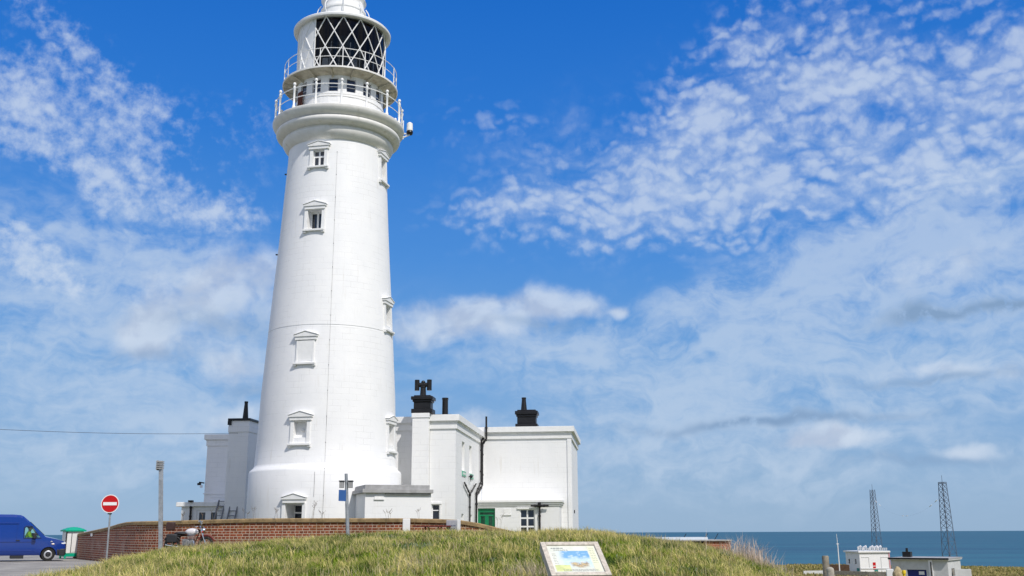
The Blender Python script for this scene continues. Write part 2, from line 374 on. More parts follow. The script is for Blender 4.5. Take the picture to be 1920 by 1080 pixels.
M['bluesign'] = mat('blue_sign', (.04, .12, .34), .4)
M['van'] = mat('blue_van_paint', (.003, .032, .22), .2, coat=.8, spec=.5)
M['plastic'] = mat('dark_grey_plastic', (.025, .026, .03), .55)
M['tyre'] = mat('tyre_rubber', (.018, .018, .018), .85); M['rim'] = mat('silver_rim', (.62, .63, .65), .3, .7)
M['chrome'] = mat('chrome', (.78, .79, .8), .14, 1.0)
M['kwhite'] = mat('booth_white_paint', (.74, .74, .72), .45, var=.06); M['kgreen'] = mat('booth_green_paint', (.0, .34, .20), .4)
M['mast'] = mat('hazed_mast_paint', (.10, .13, .18), .6)  # blue of distance haze mixed into the paint colour
M['hivis'] = mat('hi_vis_fabric', (.58, .85, .02), .7, var=.1, vscale=12)
M['skin'] = mat('skin', (.5, .28, .2), .55); M['hair'] = mat('brown_hair', (.05, .03, .02), .7)
M['redpaint'] = mat('dark_red_paint', (.14, .02, .018), .6, var=.2)
M['oak'] = mat('weathered_oak', (.54, .49, .42), .8, var=.25, vscale=14, dirt=((.22, .18, .14), .6, 9., .2), bump=.3, bscale=40)
M['panel'] = mat('printed_panel', (.66, .68, .60), .35, var=.1, vscale=5)
M['text'] = mat('panel_print_grey', (.22, .24, .24), .5)
M['maroon'] = mat('dark_blinds_and_shade', (.035, .018, .022), .6, var=.5, vscale=3)  # dark red blinds; also gives lantern ceiling and floor their painted shade
M['blue'] = mat('blue_door_paint', (.01, .018, .16), .4); M['greywall'] = mat('grey_painted_wall', (.56, .57, .57), .7, var=.1, vscale=1.5, dirt=((.36, .35, .31), .4, 1., .5), bump=.1)
M['rust'] = mat('rust_red_lead', (.09, .022, .012), .8, var=.4, vscale=8)
M['stone'] = mat('rubble_stone', (.27, .25, .21), .9, var=.35, vscale=2.5, bump=.5, bscale=6)
M['yellow'] = mat('yellow_paint', (.75, .52, .02), .45)
M['teal'] = mat('teal_door_paint', (.03, .22, .2), .5)
M['slab'] = mat('carved_pale_stone', (.40, .41, .44), .75, var=.15, vscale=7, bump=.2)
M['alu'] = mat('aluminium_ladder', (.16, .17, .19), .5, .3)
M['cable'] = mat('black_cable', (.07, .07, .08), .6)
def glassy(name, tint=(.9, .97, .98), alpha=.25):
    m = bpy.data.materials.new(name); m.use_nodes = True; nt = m.node_tree; N = NT(nt); nt.nodes.clear()
    g = N.n('ShaderNodeBsdfGlossy'); g.inputs['Roughness'].default_value = .03; g.inputs['Color'].default_value = (.9, .95, 1, 1)
    t = N.n('ShaderNodeBsdfTransparent'); t.inputs[0].default_value = (*tint, 1)
    fr = N.n('ShaderNodeFresnel'); fr.inputs[0].default_value = 1.5
    mx = N.n('ShaderNodeMixShader'); N.put(mx.inputs[0], N.m('MULTIPLY', fr.outputs[0], alpha, clamp=True)); N.put(mx.inputs[1], t.outputs[0]); N.put(mx.inputs[2], g.outputs[0])
    o = N.n('ShaderNodeOutputMaterial'); nt.links.new(mx.outputs[0], o.inputs[0]); return m
M['clear'] = glassy('clear_glass', alpha=1.); M['lantern'] = glassy('lantern_glass', (.62, .66, .72), .45); M['vanglass'] = glassy('van_glass', (.90, 1., .95), .8)

# ------------------------------------------------------------------ ground
def sst(t): t = np.clip(t, 0, 1); return t*t*(3-2*t)
def g_y(y): return np.interp(y, [-40, 0, 10, 15, 19, 22, 26, 30, 34, 37, 39.5, 42, 45, 60, 75, 100], [-.4, -.25, .02, .12, .20, .30, .58, .83, 1.02, 1.13, 1.16, 1.12, 1.05, 1.05, .8, -2.2])
def far_y(y): return np.interp(y, [-40, 40, 60, 80, 100, 130, 200, 300, 800], [-.6, -.8, -2.0, -3.2, -4.6, -6.3, -7.4, -8.7, -8.8])
def xb(y): return np.where(y < 31.5, -13.4 + (31.5 - y)*.12, -13.4 - (y - 31.5)*.29)
def ground(x, y):
    x = np.asarray(x, float); y = np.asarray(y, float)
    drop = np.where(x > 2.5, .07*(x-2.5) + .012*(x-2.5)**2, 0) + np.where(x > 7.5, .27*np.clip(x-7.5, 0, None)**1.8, 0)
    drop = drop * (1 + .3*sst((36-y)/8))
    h0 = g_y(y) - drop
    f = far_y(y)
    k = .25; h0 = np.where(h0 - f > 3, h0, f + k*np.log1p(np.exp((h0 - f)/k)))
    t = x - xb(y)
    lf = np.interp(t, [0, .7, 1.6, 2.4, 4.3, 6.3, 8.3, 9.3, 11.3, 13], [0, .18, .35, .46, .62, .70, .83, .92, .99, 1])
    left = np.interp(y, [-40, 78, 100, 130, 200, 300], [-.03, -.03, -2.6, -4.9, -7.0, -8.7])
    h = np.where(y < 80, left + (h0 - left)*lf, h0*(lf > .5) + left*(lf <= .5))
    # lumpy tussock ground
    lump = .045*np.sin(x*1.7+.6*np.sin(y*.9)) * np.sin(y*1.3+1.1*np.sin(x*.7)) + .02*np.sin(x*4.1+y*1.1)*np.sin(y*3.7-x)
    h = h + lump*np.clip(lf*1.5, 0, 1)*sst((110-y)/30)
    big = .5*np.sin(x*.045+1)*np.sin(y*.038)*sst((y-85)/60)
    h = h + big
    cl = 308 + 9*np.sin(x*.03) + 4*np.sin(x*.11)
    h = np.where(y > cl, h - np.clip((y-cl)*2.2, 0, 34), h)
    return h
def sheet(name, X, Y, H, m):
    nx, ny = len(X), len(Y); gx, gy = np.meshgrid(X, Y); v = np.stack([gx, gy, H(gx, gy)], -1).reshape(-1, 3)
    i = np.arange(nx*ny).reshape(ny, nx); f = np.stack([i[:-1, :-1], i[:-1, 1:], i[1:, 1:], i[1:, :-1]], -1).reshape(-1, 4)
    me = bpy.data.meshes.new(name); me.vertices.add(len(v)); me.vertices.foreach_set('co', v.astype(np.float32).ravel())
    me.loops.add(f.size); me.loops.foreach_set('vertex_index', f.astype(np.int32).ravel()); me.polygons.add(len(f))
    me.polygons.foreach_set('loop_start', np.arange(0, f.size, 4, dtype=np.int32)); me.update(); me.validate()
    me.polygons.foreach_set('use_smooth', [True]*len(f)); me.materials.append(m)
    o = bpy.data.objects.new(name, me); C.objects.link(o); return o
def ground_mat():
    m = bpy.data.materials.new('grassy_ground'); m.use_nodes = True; nt = m.node_tree; N = NT(nt); b = nt.nodes['Principled BSDF']
    b.inputs['Roughness'].default_value = 1; b.inputs['Specular IOR Level'].default_value = .1
    tc = N.n('ShaderNodeTexCoord'); v = tc.outputs['Object']; x, y, z = N.sep(v)
    n1 = N.noise(v, .35, 6, .6); n2 = N.noise(v, 7., 6, .7); n3 = N.noise(v, .06, 5, .6)
    c = N.mix(N.ss(n1, .35, .65), (.09, .12, .02), (.20, .19, .06))
    c = N.mix(N.ss(n2, .45, .7), c, (.05, .07, .015))
    farc = N.mix(N.ss(n3, .4, .6), (.24, .20, .07), (.12, .135, .035))
    farc = N.mix(N.ss(N.noise(v, .5, 6, .7), .45, .7, 0., .7), farc, (.08, .085, .03))
    c = N.mix(N.ss(y, 60, 95), c, farc)
    c = N.mix(N.ss(z, -11., -14.), c, (.30, .22, .15))
    N.put(b.inputs['Base Color'], c)
    bp = N.n('ShaderNodeBump'); bp.inputs['Distance'].default_value = .1; N.put(bp.inputs['Height'], n2); N.put(b.inputs['Normal'], bp.outputs[0])
    return m
GX = np.unique(np.concatenate([np.arange(-30, 24, .4), np.arange(-160, -30, 5), np.arange(24, 80, 2.), np.arange(80, 420, 6.), np.array([-900, -600, -400, -250, 600, 900, 1300])]))
GY = np.unique(np.concatenate([np.arange(14, 48, .4), np.arange(-40, 14, 3), np.arange(48, 130, 2.), np.arange(130, 290, 5), np.arange(290, 350, 2.), np.array([352.])]))
tag(sheet('ground', GX, GY, ground, ground_mat()), kind='structure')
# car park
def asphalt():
    m = bpy.data.materials.new('worn_asphalt'); m.use_nodes = True; nt = m.node_tree; N = NT(nt); b = nt.nodes['Principled BSDF']
    b.inputs['Roughness'].default_value = .9
    tc = N.n('ShaderNodeTexCoord'); v = tc.outputs['Object']
    c = N.mix(N.ss(N.noise(v, .5, 6, .62), .35, .68), (.215, .205, .19), (.34, .325, .30))
    c = N.mix(N.ss(N.noise(v, 3.5, 6, .75), .52, .72, 0., .6), c, (.12, .115, .11))
    c = N.mix(N.ss(N.noise(v, 1.2, 4, .6), .62, .72, 0., .5), c, (.36, .34, .30))
    N.put(b.inputs['Base Color'], c)
    bp = N.n('ShaderNodeBump'); bp.inputs['Distance'].default_value = .01; N.put(bp.inputs['Height'], N.noise(v, 60, 3, .6)); N.put(b.inputs['Normal'], bp.outputs[0])
    return m
tag(sheet('car_park', np.arange(-90, -9, 3.), np.arange(12, 77, 3.), lambda x, y: x*0, asphalt()), kind='structure')
def water():
    m = bpy.data.materials.new('sea_water'); m.use_nodes = True; nt = m.node_tree; N = NT(nt); b = nt.nodes['Principled BSDF']
    b.inputs['Roughness'].default_value = .4; b.inputs['IOR'].default_value = 1.33; b.inputs['Specular IOR Level'].default_value = .12
    tc = N.n('ShaderNodeTexCoord'); v = tc.outputs['Object']
    mp = N.n('ShaderNodeMapping'); N.put(mp.inputs[0], v); mp.inputs['Scale'].default_value = (.0006, .0045, 1)
    c = N.mix(N.ss(N.noise(mp.outputs[0], 1., 6, .6), .38, .66), (.006, .060, .118), (.014, .102, .158))
    mp2 = N.n('ShaderNodeMapping'); N.put(mp2.inputs[0], v); mp2.inputs['Scale'].default_value = (.02, .05, 1)
    c = N.mix(N.ss(N.noise(mp2.outputs[0], 1., 5, .6), .45, .75, 0., .5), c, (.016, .115, .15))
    N.put(b.inputs['Base Color'], c)
    bp = N.n('ShaderNodeBump'); bp.inputs['Strength'].default_value = .8; bp.inputs['Distance'].default_value = 1.2
    N.put(bp.inputs['Height'], N.noise(v, .09, 6, .65)); N.put(b.inputs['Normal'], bp.outputs[0]); return m
seax = np.array([-60000, -20000, -6000, -2000, -500, 0, 500, 2000, 6000, 20000, 60000.]); seay = np.array([-300, 0, 300, 600, 1200, 2500, 5000, 10000, 25000, 60000.])
tag(sheet('sea', seax, seay, lambda x, y: x*0 - 40, water()), kind='structure')

# ------------------------------------------------------------------ lighthouse
TX, TY, TZ = -9.45, 52.0, 1.0
LH = empty('lighthouse', (TX, TY, TZ), label='tall white round lighthouse with glazed lantern and two railed galleries', cat='lighthouse')
def pol(r, az, z): return (r*sin(R(az)), -r*cos(R(az)), z)
prof = [(3.83, .8), (3.79, 4.24), (3.76, 4.32), (3.60, 4.46), (3.545, 4.60), (3.46, 6.2), (3.39, 8.25), (3.305, 9.6), (3.205, 11.28), (3.18, 11.285), (3.18, 11.335), (3.20, 11.34),
        (3.09, 13.1), (2.94, 15.34), (2.82, 17.3), (2.70, 19.52), (2.64, 20.6), (2.61, 21.35)]
def rad(z): return float(np.interp(z, [p[1] for p in prof], [p[0] for p in prof]))
WAZ, WAZ2 = -11.5, 75.5
# (az, width, z0, z1, depth, kind)
OPEN = [(WAZ, .62, 19.80, 20.66, .18, 'four'), (WAZ, .76, 16.34, 17.34, .48, 'two'), (WAZ, .66, 5.78, 6.55, .30, 'blind'), (WAZ, .84, 1.55, 2.67, 1.05, 'sash'),
        (WAZ2, .62, 19.75, 20.85, .40, 'blind'), (WAZ2, .66, 11.70, 12.75, .40, 'blind'), (WAZ2, .66, 5.6, 6.6, .4, 'blind')]
def tower_wall():
    mb = MB()
    zs = sorted(set([p[1] for p in prof] + [q for o in OPEN for q in (o[2], o[3])]))
    azs = set(np.arange(-180, 180, 2.5).tolist())
    for o in OPEN:
        hw = math.degrees(math.asin(o[1]/2/rad((o[2]+o[3])/2)))
        azs = {a for a in azs if abs(a-(o[0]-hw)) > .8 and abs(a-(o[0]+hw)) > .8}
    spans = {}
    for i, o in enumerate(OPEN):
        hw = math.degrees(math.asin(o[1]/2/rad((o[2]+o[3])/2))); spans[i] = (o[0]-hw, o[0]+hw); azs |= set(spans[i])
    azs = sorted(azs); nz = len(zs); vs = [pol(rad(z) if True else 0, a, z) for a in azs for z in zs]; fs = []
    for i in range(len(azs)):
        j = (i+1) % len(azs); am = (azs[i] + (azs[j] if j else azs[0]+360))/2
        for k in range(nz-1):
            zm = (zs[k]+zs[k+1])/2
            if any(spans[q][0] < am < spans[q][1] and o[2] < zm < o[3] for q, o in enumerate(OPEN)): continue
            fs.append((i*nz+k, j*nz+k, j*nz+k+1, i*nz+k+1))
    mb.add(vs, fs)
    for q, o in enumerate(OPEN):     # reveals, parallel to the opening's own axis
        az, w, z0, z1, d, kind = o; a0, a1 = spans[q]
        n = Vector((sin(R(az)), -cos(R(az)), 0)); c = []
        rin = rad((z0+z1)/2) * cos(R(a1-az)) - d
        inner = []
        for a, z in ((a0, z0), (a1, z0), (a1, z1), (a0, z1)):
            p = Vector(pol(rad(z), a, z)); c.append(p)
            inner.append(p - n*(p.dot(n) - rin))
        fs = [(0, 1, 5, 4), (1, 2, 6, 5), (2, 3, 7, 6), (3, 0, 4, 7)] + ([(4, 5, 6, 7)] if kind == 'blind' else [])
        mb.add(c + inner, fs)
    return mb
tw = tower_wall().build('tower_wall', M['tower'], LH)
def tangent(az, r0):     # (a along the wall, out from radius r0, z)
    n = Vector((sin(R(az)), -cos(R(az)), 0)); t = Vector((cos(R(az)), sin(R(az)), 0))
    return lambda a, o, z: t*a + n*(r0+o) + Vector((0, 0, z))
def frame_window(parent, P, a0, a1, z0, z1, out, cols, rows, bar=.045, edge=.06, fm=None, gm=None, name='window'):
    """frame with bars, its pane one sub-part"""
    mb = MB(P); d0, d1 = out-.03, out+.03
    mb.box(a0, a0+edge, d0, d1, z0, z1); mb.box(a1-edge, a1, d0, d1, z0, z1)
    mb.box(a0+edge, a1-edge, d0, d1, z0, z0+edge); mb.box(a0+edge, a1-edge, d0, d1, z1-edge, z1)
    for c in cols: x = a0 + (a1-a0)*c; mb.box(x-bar/2, x+bar/2, d0+.004, d1-.004, z0+edge, z1-edge)
    for r_ in rows: z = z0 + (z1-z0)*r_; mb.box(a0+edge, a1-edge, d0+.007, d1-.007, z-bar/2, z+bar/2)
    w = mb.build(name, fm or M['frame'], parent)
    g = MB(P); g.box(a0+edge*.5, a1-edge*.5, out-.022, out-.012, z0+edge*.5, z1-edge*.5); g.build('pane', gm or M['glass'], w)
    return w
def surround(az, w, z0, z1, sill=True, jamb=.17, pw=1.2, blindrect=False):
    zc = (z0+z1)/2; P = tangent(az, rad(zc)); slope = (rad(z1+.3)-rad(zc))
    Pj = tangent(az, rad(z1)*cos(R(8)))
    mb = MB(tangent(az, rad(z1+.2)))
    top = z1 + .04
    mb.box(-pw/2+.05, pw/2-.05, -.3, .10, top, top+.16)
    mb.prism([(-pw/2, top+.16), (pw/2, top+.16), (pw/2, top+.24), (0, top+.42), (-pw/2, top+.24)], .14, -.3)
    mb.prism([(-pw/2-.03, top+.242), (0, top+.424), (pw/2+.03, top+.242), (pw/2+.03, top+.282), (0, top+.47), (-pw/2-.03, top+.282)], .17, -.3)
    mb.build('pediment', M['trim'], LH, bevel=.012)
    for s in (-1, 1):
        jb = MB(P); x0, x1 = sorted((s*w/2, s*(w/2+jamb)))
        a = rad(zc)
        jb.add([(x, o, z) for z, dz in ((z0-.12, rad(z0)-a), (top, rad(z1)-a)) for x, o in ((x0, dz-.3), (x1, dz-.3), (x1, dz+.035), (x0, dz+.035))],
               [(3,2,1,0),(4,5,6,7),(0,1,5,4),(1,2,6,5),(2,3,7,6),(3,0,4,7)])
        jb.build('window_jamb', M['trim'], LH, bevel=.008)
    if sill:
        sb = MB(tangent(az, rad(z0))); sw = pw/2-.03
        sb.box(-sw, sw, -.3, .13, z0-.13, z0-.03)
        for s in (-1, 1): x0, x1 = sorted((s*sw*.72, s*sw)); sb.box(x0, x1, -.3, .09, z0-.21, z0-.131)
        sb.build('window_sill', M['trim'], LH, bevel=.01)
for az, w, z0, z1, d, kind in OPEN:
    hw = math.degrees(math.asin(w/2/rad((z0+z1)/2)))
    P = tangent(az, rad((z0+z1)/2)*cos(R(hw)) - d)
    if kind == 'four': frame_window(LH, P, -w/2, w/2, z0, z1, .03, [.5], [.62], .09, .05)
    if kind == 'two': frame_window(LH, P, -w/2, w/2, z0, z1, .03, [.5], [], .10, .07)
    if kind == 'sash': frame_window(LH, P, -w/2, w/2, z0, z1, .03, [], [.66], .07, .05)
    zlow = {6.55: 5.53, 20.85: 19.6, 12.75: 11.5, 6.6: 5.35}.get(z1, z0)
    surround(az, w, zlow, z1, sill=kind != 'sash')
    if kind == 'blind' and az == WAZ: MB(P).ball((.02, .0, 6.15), .09).build('wall_vent', M['trim'], LH)
# walled-up window: only its surround stands out
surround(WAZ, .74, 9.45, 10.50, jamb=.10)
P = tangent(WAZ, rad(10)); mb = MB(P); mb.box(-.46, .46, -.3, .03, 9.50, 10.5); mb.build('blocked_window', M['trim'], LH, bevel=.01)
# corbelled cornice below the gallery
def arc(c, r, a0, a1, n=6): return [(c[0]+r*cos(R(a0+(a1-a0)*i/n)), c[1]+r*sin(R(a0+(a1-a0)*i/n))) for i in range(n+1)]
cp = [(2.58, 21.27), (2.67, 21.30), (2.78, 21.40), (2.89, 21.54), (2.965, 21.68), (2.97, 21.80), (2.93, 21.87), (2.90, 21.90), (2.90, 21.94)]
cp += [(3.04, 21.97), (3.18, 22.03), (3.29, 22.11), (3.335, 22.21), (3.34, 22.28), (3.31, 22.35), (3.24, 22.39), (3.20, 22.40)]
cp += [(3.24, 22.42), (3.38, 22.50), (3.47, 22.60), (3.525, 22.70), (3.55, 22.76), (3.55, 22.86), (3.52, 22.89), (2.3, 22.90)]
MB().lathe(cp, 96).build('gallery_cornice', M['moulding'], LH)
# lightning strip with clips
mb = MB(); cl = MB()
zz = np.arange(4.6, 21.0, .4)
for z0, z1 in zip(zz[:-1], zz[1:]):
    for A, dr in ((9.2, .012),):
        mb.tube([pol(rad(z0)+dr-.006, A, z0), pol(rad(z1)+dr-.006, A, z1)], .007, 4)
mb.tube([pol(rad(z)+.012, 9.2, z) for z in (1.2, 2, 3, 4.2)], .009, 4)
o = mb.build('conductor_strip', M['lead'], LH)
MB().tube([pol(rad(z)+.012, 2.5, z) for z in (3.0, 3.6, 4.15)], .011, 4).build('conduit', M['lead'], LH)
for z in np.arange(1.8, 21, 1.25): MB().ball(pol(rad(z)+.015, 9.2, z), .022, 5).build('clip', M['lead'], o)
# service room below the lantern
SR = 2.40
def drum_room():
    mb = MB(); zs = [22.88, 24.06, 24.80, 25.12]; azs = []
    for k in range(16):
        c = 1.1+22.5*k; azs += [c-6, c+6, c+11.25]
    n = len(azs)
    mb.add([pol(SR, a, z) for a in azs for z in zs], [(i*4+k, (i+1) % n*4+k, (i+1) % n*4+k+1, i*4+k+1) for i in range(n) for k in range(3) if not (i % 3 == 0 and k == 1)])
    return mb
drum_room().build('service_room_wall', M['tower'], LH, smooth=False)
for k in range(16):
    P = tangent(1.1+22.5*k, SR*cos(R(6)) - .08)
    frame_window(LH, P, -.25, .25, 24.06, 24.80, .02, [], [.36], .025, .022)
sb = MB()
for z in (23.35, 23.8): sb.lathe([(2.39, z-.012), (2.425, z-.012), (2.425, z+.012), (2.39, z+.012)], 64)
sb.build('panel_seam', M['moulding'], LH)
# open red hatch and lamp of the lower gallery
P = tangent(-46, 2.5); mb = MB(P); mb.box(-.22, .2, 0, .05, 22.92, 24.3); mb.build('hatch_door', M['rust'], LH, bevel=.01)
# lower railing
def ringtube(mb, r, z, t, n=72): mb.tube([pol(r, 360*i/n, z) for i in range(n)], t, 6, closed=True)
POSTAZ = [11.3+22.5*k for k in range(16)]
rl = MB(); ringtube(rl, 3.42, 24.02, .026); ringtube(rl, 3.42, 23.46, .022)
lower_rail = rl.build('gallery_railing', M['rail'], LH)
for a in POSTAZ:
    c = pol(3.42, a, 0); mb = MB()
    mb.lathe([(.001, 22.9), (.085, 22.9), (.085, 23.0), (.055, 23.05), (.055, 23.9), (.08, 23.94), (.08, 24.08), (.05, 24.1), (.04, 24.16)], 10, c=c[:2])
    mb.ball((c[0], c[1], 24.24), .085, 8, (1, 1, 1.2)); mb.build('railing_post', M['rail'], lower_rail)
# lamp on a bracket at the right of the gallery
c = pol(3.86, 99, 0)
mb = MB(); mb.lathe([(.001, 23.52), (.06, 23.52), (.16, 23.44), (.17, 23.02), (.13, 23.0), (.001, 23.0)], 16, c=c[:2]); bl = mb.build('beacon_lamp', M['trim'], LH)
MB().lathe([(.001, 22.99), (.17, 22.99), (.19, 22.9), (.15, 22.8), (.001, 22.8)], 16, c=c[:2]).build('lamp_base', M['black'], bl)
mb = MB(); q = pol(3.5, 99, 0)
mb.tube([(q[0], q[1], 22.6), (c[0], c[1], 22.78)], .04, 6); mb.tube([(q[0], q[1], 22.85), (c[0], c[1], 22.8)], .04, 6); mb.tube([(q[0], q[1], 22.5), (q[0], q[1], 23.6)], .03, 6); mb.build('lamp_bracket', M['trim'], bl)
# upper gallery: deck on brackets
mb = MB().lathe([(2.3, 25.10), (3.14, 25.10), (3.14, 25.19), (2.2, 25.2)], 96); mb.build('upper_gallery_deck', M['moulding'], LH)
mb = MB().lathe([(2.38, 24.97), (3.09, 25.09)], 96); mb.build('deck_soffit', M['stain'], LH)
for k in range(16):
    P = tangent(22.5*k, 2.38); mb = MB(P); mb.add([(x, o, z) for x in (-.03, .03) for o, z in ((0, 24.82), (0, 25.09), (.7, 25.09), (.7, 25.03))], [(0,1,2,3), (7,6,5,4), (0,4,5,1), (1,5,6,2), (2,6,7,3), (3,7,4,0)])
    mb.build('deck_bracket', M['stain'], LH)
rl = MB(); ringtube(rl, 3.06, 26.22, .02); ringtube(rl, 3.06, 25.75, .018)
up_rail = rl.build('gallery_railing', M['rail'], LH)
for a in POSTAZ:
    c = pol(3.06, a, 0); mb = MB(); mb.cyl((c[0], c[1], 25.19), (c[0], c[1], 26.24), .024, n=8); mb.build('railing_post', M['rail'], up_rail)
# lantern
GZ0, GZ1, GR = 25.42, 28.42, 2.40
MB().lathe([(2.3, 25.19), (2.44, 25.19), (2.44, GZ0), (2.3, GZ0+.01)], 72).build('lantern_sill', M['trim'], LH)
MB().lathe([(GR-.03, GZ0), (GR-.03, GZ1)], 72).build('lantern_glazing', M['lantern'], LH)
bars = MB()
for k in range(16):
    for s in (-1, 1):
        a0 = 10.8+22.5*k
        pts = [pol(GR, a0 + s*11.25*3.5*i/14, GZ1 - (GZ1-GZ0)*i/14) for i in range(15)]
        bars.tube(pts, .030, 6)
for a in (-27, -58, -79.5, 100, 120, 214, 192, 160): bars.tube([pol(GR, a, GZ0), pol(GR, a, GZ1)], .035, 6)
bars.build('glazing_bars', M['rail'], LH)
MB().lathe([(2.387, GZ0), (2.387, GZ1)], 56, -27, -262).build('blanking_panel', M['trim'], LH)
MB().lathe([(2.29, GZ0), (2.29, GZ1)], 56, -28, -261).build('lantern_blind', M['maroon'], LH)
lens = []
for i in range(23):
    z = 25.7 + i*.11; r = .55+.5*math.sin(pi*(i+1)/24); lens += [(r, z), (r+.07, z+.055)]
MB().lathe([(.3, 25.42), (.5, 25.42), (.5, 25.7)] + lens + [(.3, 28.25)], 36).build('lantern_optic', mat('optic_glass', (.05, .075, .09), .08, spec=.9, var=.5, vscale=3), LH)
MB().lathe([(.01, GZ1-.06), (2.3, GZ1-.06)], 48).build('dark_ceiling_disc', M['maroon'], LH)  # dark disc hides the lit roof underside; interior shade put into its colour
MB().lathe([(.01, GZ0+.02), (2.3, GZ0+.02)], 48).build('dark_floor_disc', M['maroon'], LH)  # floor disc coloured dark to stand in for the lantern's inner shade
mb = MB()
for a in (40, -10, 5, 22, 62, 76): mb.tube([pol(1.9, a, 25.42), pol(1.85, a+2, 27.2)], .03, 5)
for a in (-18, 32, 58): mb.box(pol(1.8, a, 0)[0]-.16, pol(1.8, a, 0)[0]+.16, pol(1.8, a, 0)[1]-.1, pol(1.8, a, 0)[1]+.1, 25.42, 26.25)
mb.build('optic_stand', mat('grey_machinery', (.16, .17, .17), .5, .3), LH)
MB().lathe([(1.0, GZ1-.02), (2.42, GZ1-.02), (2.42, GZ1), (2.64, 28.36), (2.68, 28.40), (2.69, 28.50), (2.64, 28.56), (1.9, 28.98), (1.2, 29.22), (.5, 29.3)], 96).build('lantern_roof', M['trim'], LH)
vt = MB().lathe([(1.24, 29.15), (1.22, 29.7), (1.27, 29.74), (1.27, 29.84), (1.2, 29.9), (1.14, 30.1), (1.16, 30.35), (1.26, 30.5), (1.1, 30.85), (.8, 31.15), (.4, 31.35), (.12, 31.42), (.05, 31.5), (.04, 32.6), (.001, 32.62)], 64).build('roof_ventilator', M['trim'], LH)
for k in range(8):
    a = 100.3+45*k; pts = []
    for i in range(9):
        t = i/8; pts.append(pol(1.24 + .2*sin(pi*t), a, 29.3 + t*.9))
    MB().tube(pts, .028, 6).build('grab_handle', M['rail'], vt)
# wall vents and little brackets on the shaft
mb = MB()
for az, z in ((-80, 20.1), (-79, 15.6)): p = pol(rad(z)+.05, az, z); mb.box(p[0]-.06, p[0]+.06, p[1]-.04, p[1]+.04, z-.03, z+.03)
mb.build('aerial_bracket', M['black'], LH)

# ------------------------------------------------------------------ buildings
GRID = R(-6.1)
def panel(mb, ox, oy, dx, dy, width, z0, z1, openings=()):
    """wall from (ox,oy) along (dx,dy); outward is (dy,-dx); openings (a0,a1,z0,z1,depth,closed)"""
    xs = sorted(set([0, width] + [q for o in openings for q in o[:2]])); zs = sorted(set([z0, z1] + [q for o in openings for q in o[2:4]]))
    pt = lambda a, o, z: (ox+dx*a+dy*o, oy+dy*a-dx*o, z)
    for i in range(len(xs)-1):
        for k in range(len(zs)-1):
            am, zm = (xs[i]+xs[i+1])/2, (zs[k]+zs[k+1])/2
            if any(o[0] < am < o[1] and o[2] < zm < o[3] for o in openings): continue
            mb.add([pt(xs[i], 0, zs[k]), pt(xs[i+1], 0, zs[k]), pt(xs[i+1], 0, zs[k+1]), pt(xs[i], 0, zs[k+1])], [(0, 1, 2, 3)])
    for a0, a1, b0, b1, d, closed in openings:
        vs = [pt(a, o, z) for o in (0, -d) for a, z in ((a0, b0), (a1, b0), (a1, b1), (a0, b1))]
        mb.add(vs, [(0, 1, 5, 4), (1, 2, 6, 5), (2, 3, 7, 6), (3, 0, 4, 7)] + ([(4, 5, 6, 7)] if closed else []))
def shell(parent, x0, x1, y0, y1, z0, z1, op={}, name='wall', m=None, cornice=True, proud=.2):
    mb = MB()
    panel(mb, x0, y0, 1, 0, x1-x0, z0, z1, op.get('front', ()))
    panel(mb, x1, y0, 0, 1, y1-y0, z0, z1, op.get('right', ()))
    panel(mb, x1, y1, -1, 0, x1-x0, z0, z1); panel(mb, x0, y1, 0, -1, y1-y0, z0, z1, op.get('left', ()))
    mb.add([(x0, y0, z1), (x1, y0, z1), (x1, y1, z1), (x0, y1, z1)], [(0, 1, 2, 3)])
    w = mb.build(name, m or M['render'], parent, smooth=False)
    if cornice:
        c = MB(); p = proud
        c.box(x0-p*.35, x1+p*.35, y0-p*.35, y1+p*.35, z1-.72, z1-.37)
        c.box(x0-p*.6, x1+p*.6, y0-p*.6, y1+p*.6, z1-.372, z1-.31)
        c.box(x0-p, x1+p, y0-p, y1+p, z1-.312, z1+.02)
        c.build('cornice', M['trim'], parent, smooth=False, bevel=.012)
    return w
def house(name, x, y, z, rz, label, cat='house'):
    return empty(name, (x, y, z), rz, label=label, cat=cat)
def chimney_pot(mb, x, y, z0, z1, r0, r1, n=14): mb.lathe([(.001, z0), (r0, z0), (r0*.95, z0+.1), (r1, z1-.12), (r1*1.12, z1-.1), (r1*1.12, z1), (r1*.7, z1), (r1*.7, z1-.1)], n, c=(x, y))
def stack(parent, x0, x1, y0, y1, z0, z1):
    mb = MB(); h = z1-z0
    mb.box(x0, x1, y0, y1, z0, z0+h*.24); i = .11
    mb.box(x0+i, x1-i, y0+i, y1-i, z0+h*.24, z0+h*.62); mb.box(x0+i*.5, x1-i*.5, y0+i*.5, y1-i*.5, z0+h*.62, z0+h*.74); mb.box(x0-.02, x1+.02, y0-.02, y1+.02, z0+h*.74, z0+h*.93)
    mb.box(x0+i, x1-i, y0+i, y1-i, z0+h*.93, z1)
    return mb.build('chimney', M['black'], parent, smooth=False, bevel=.03)
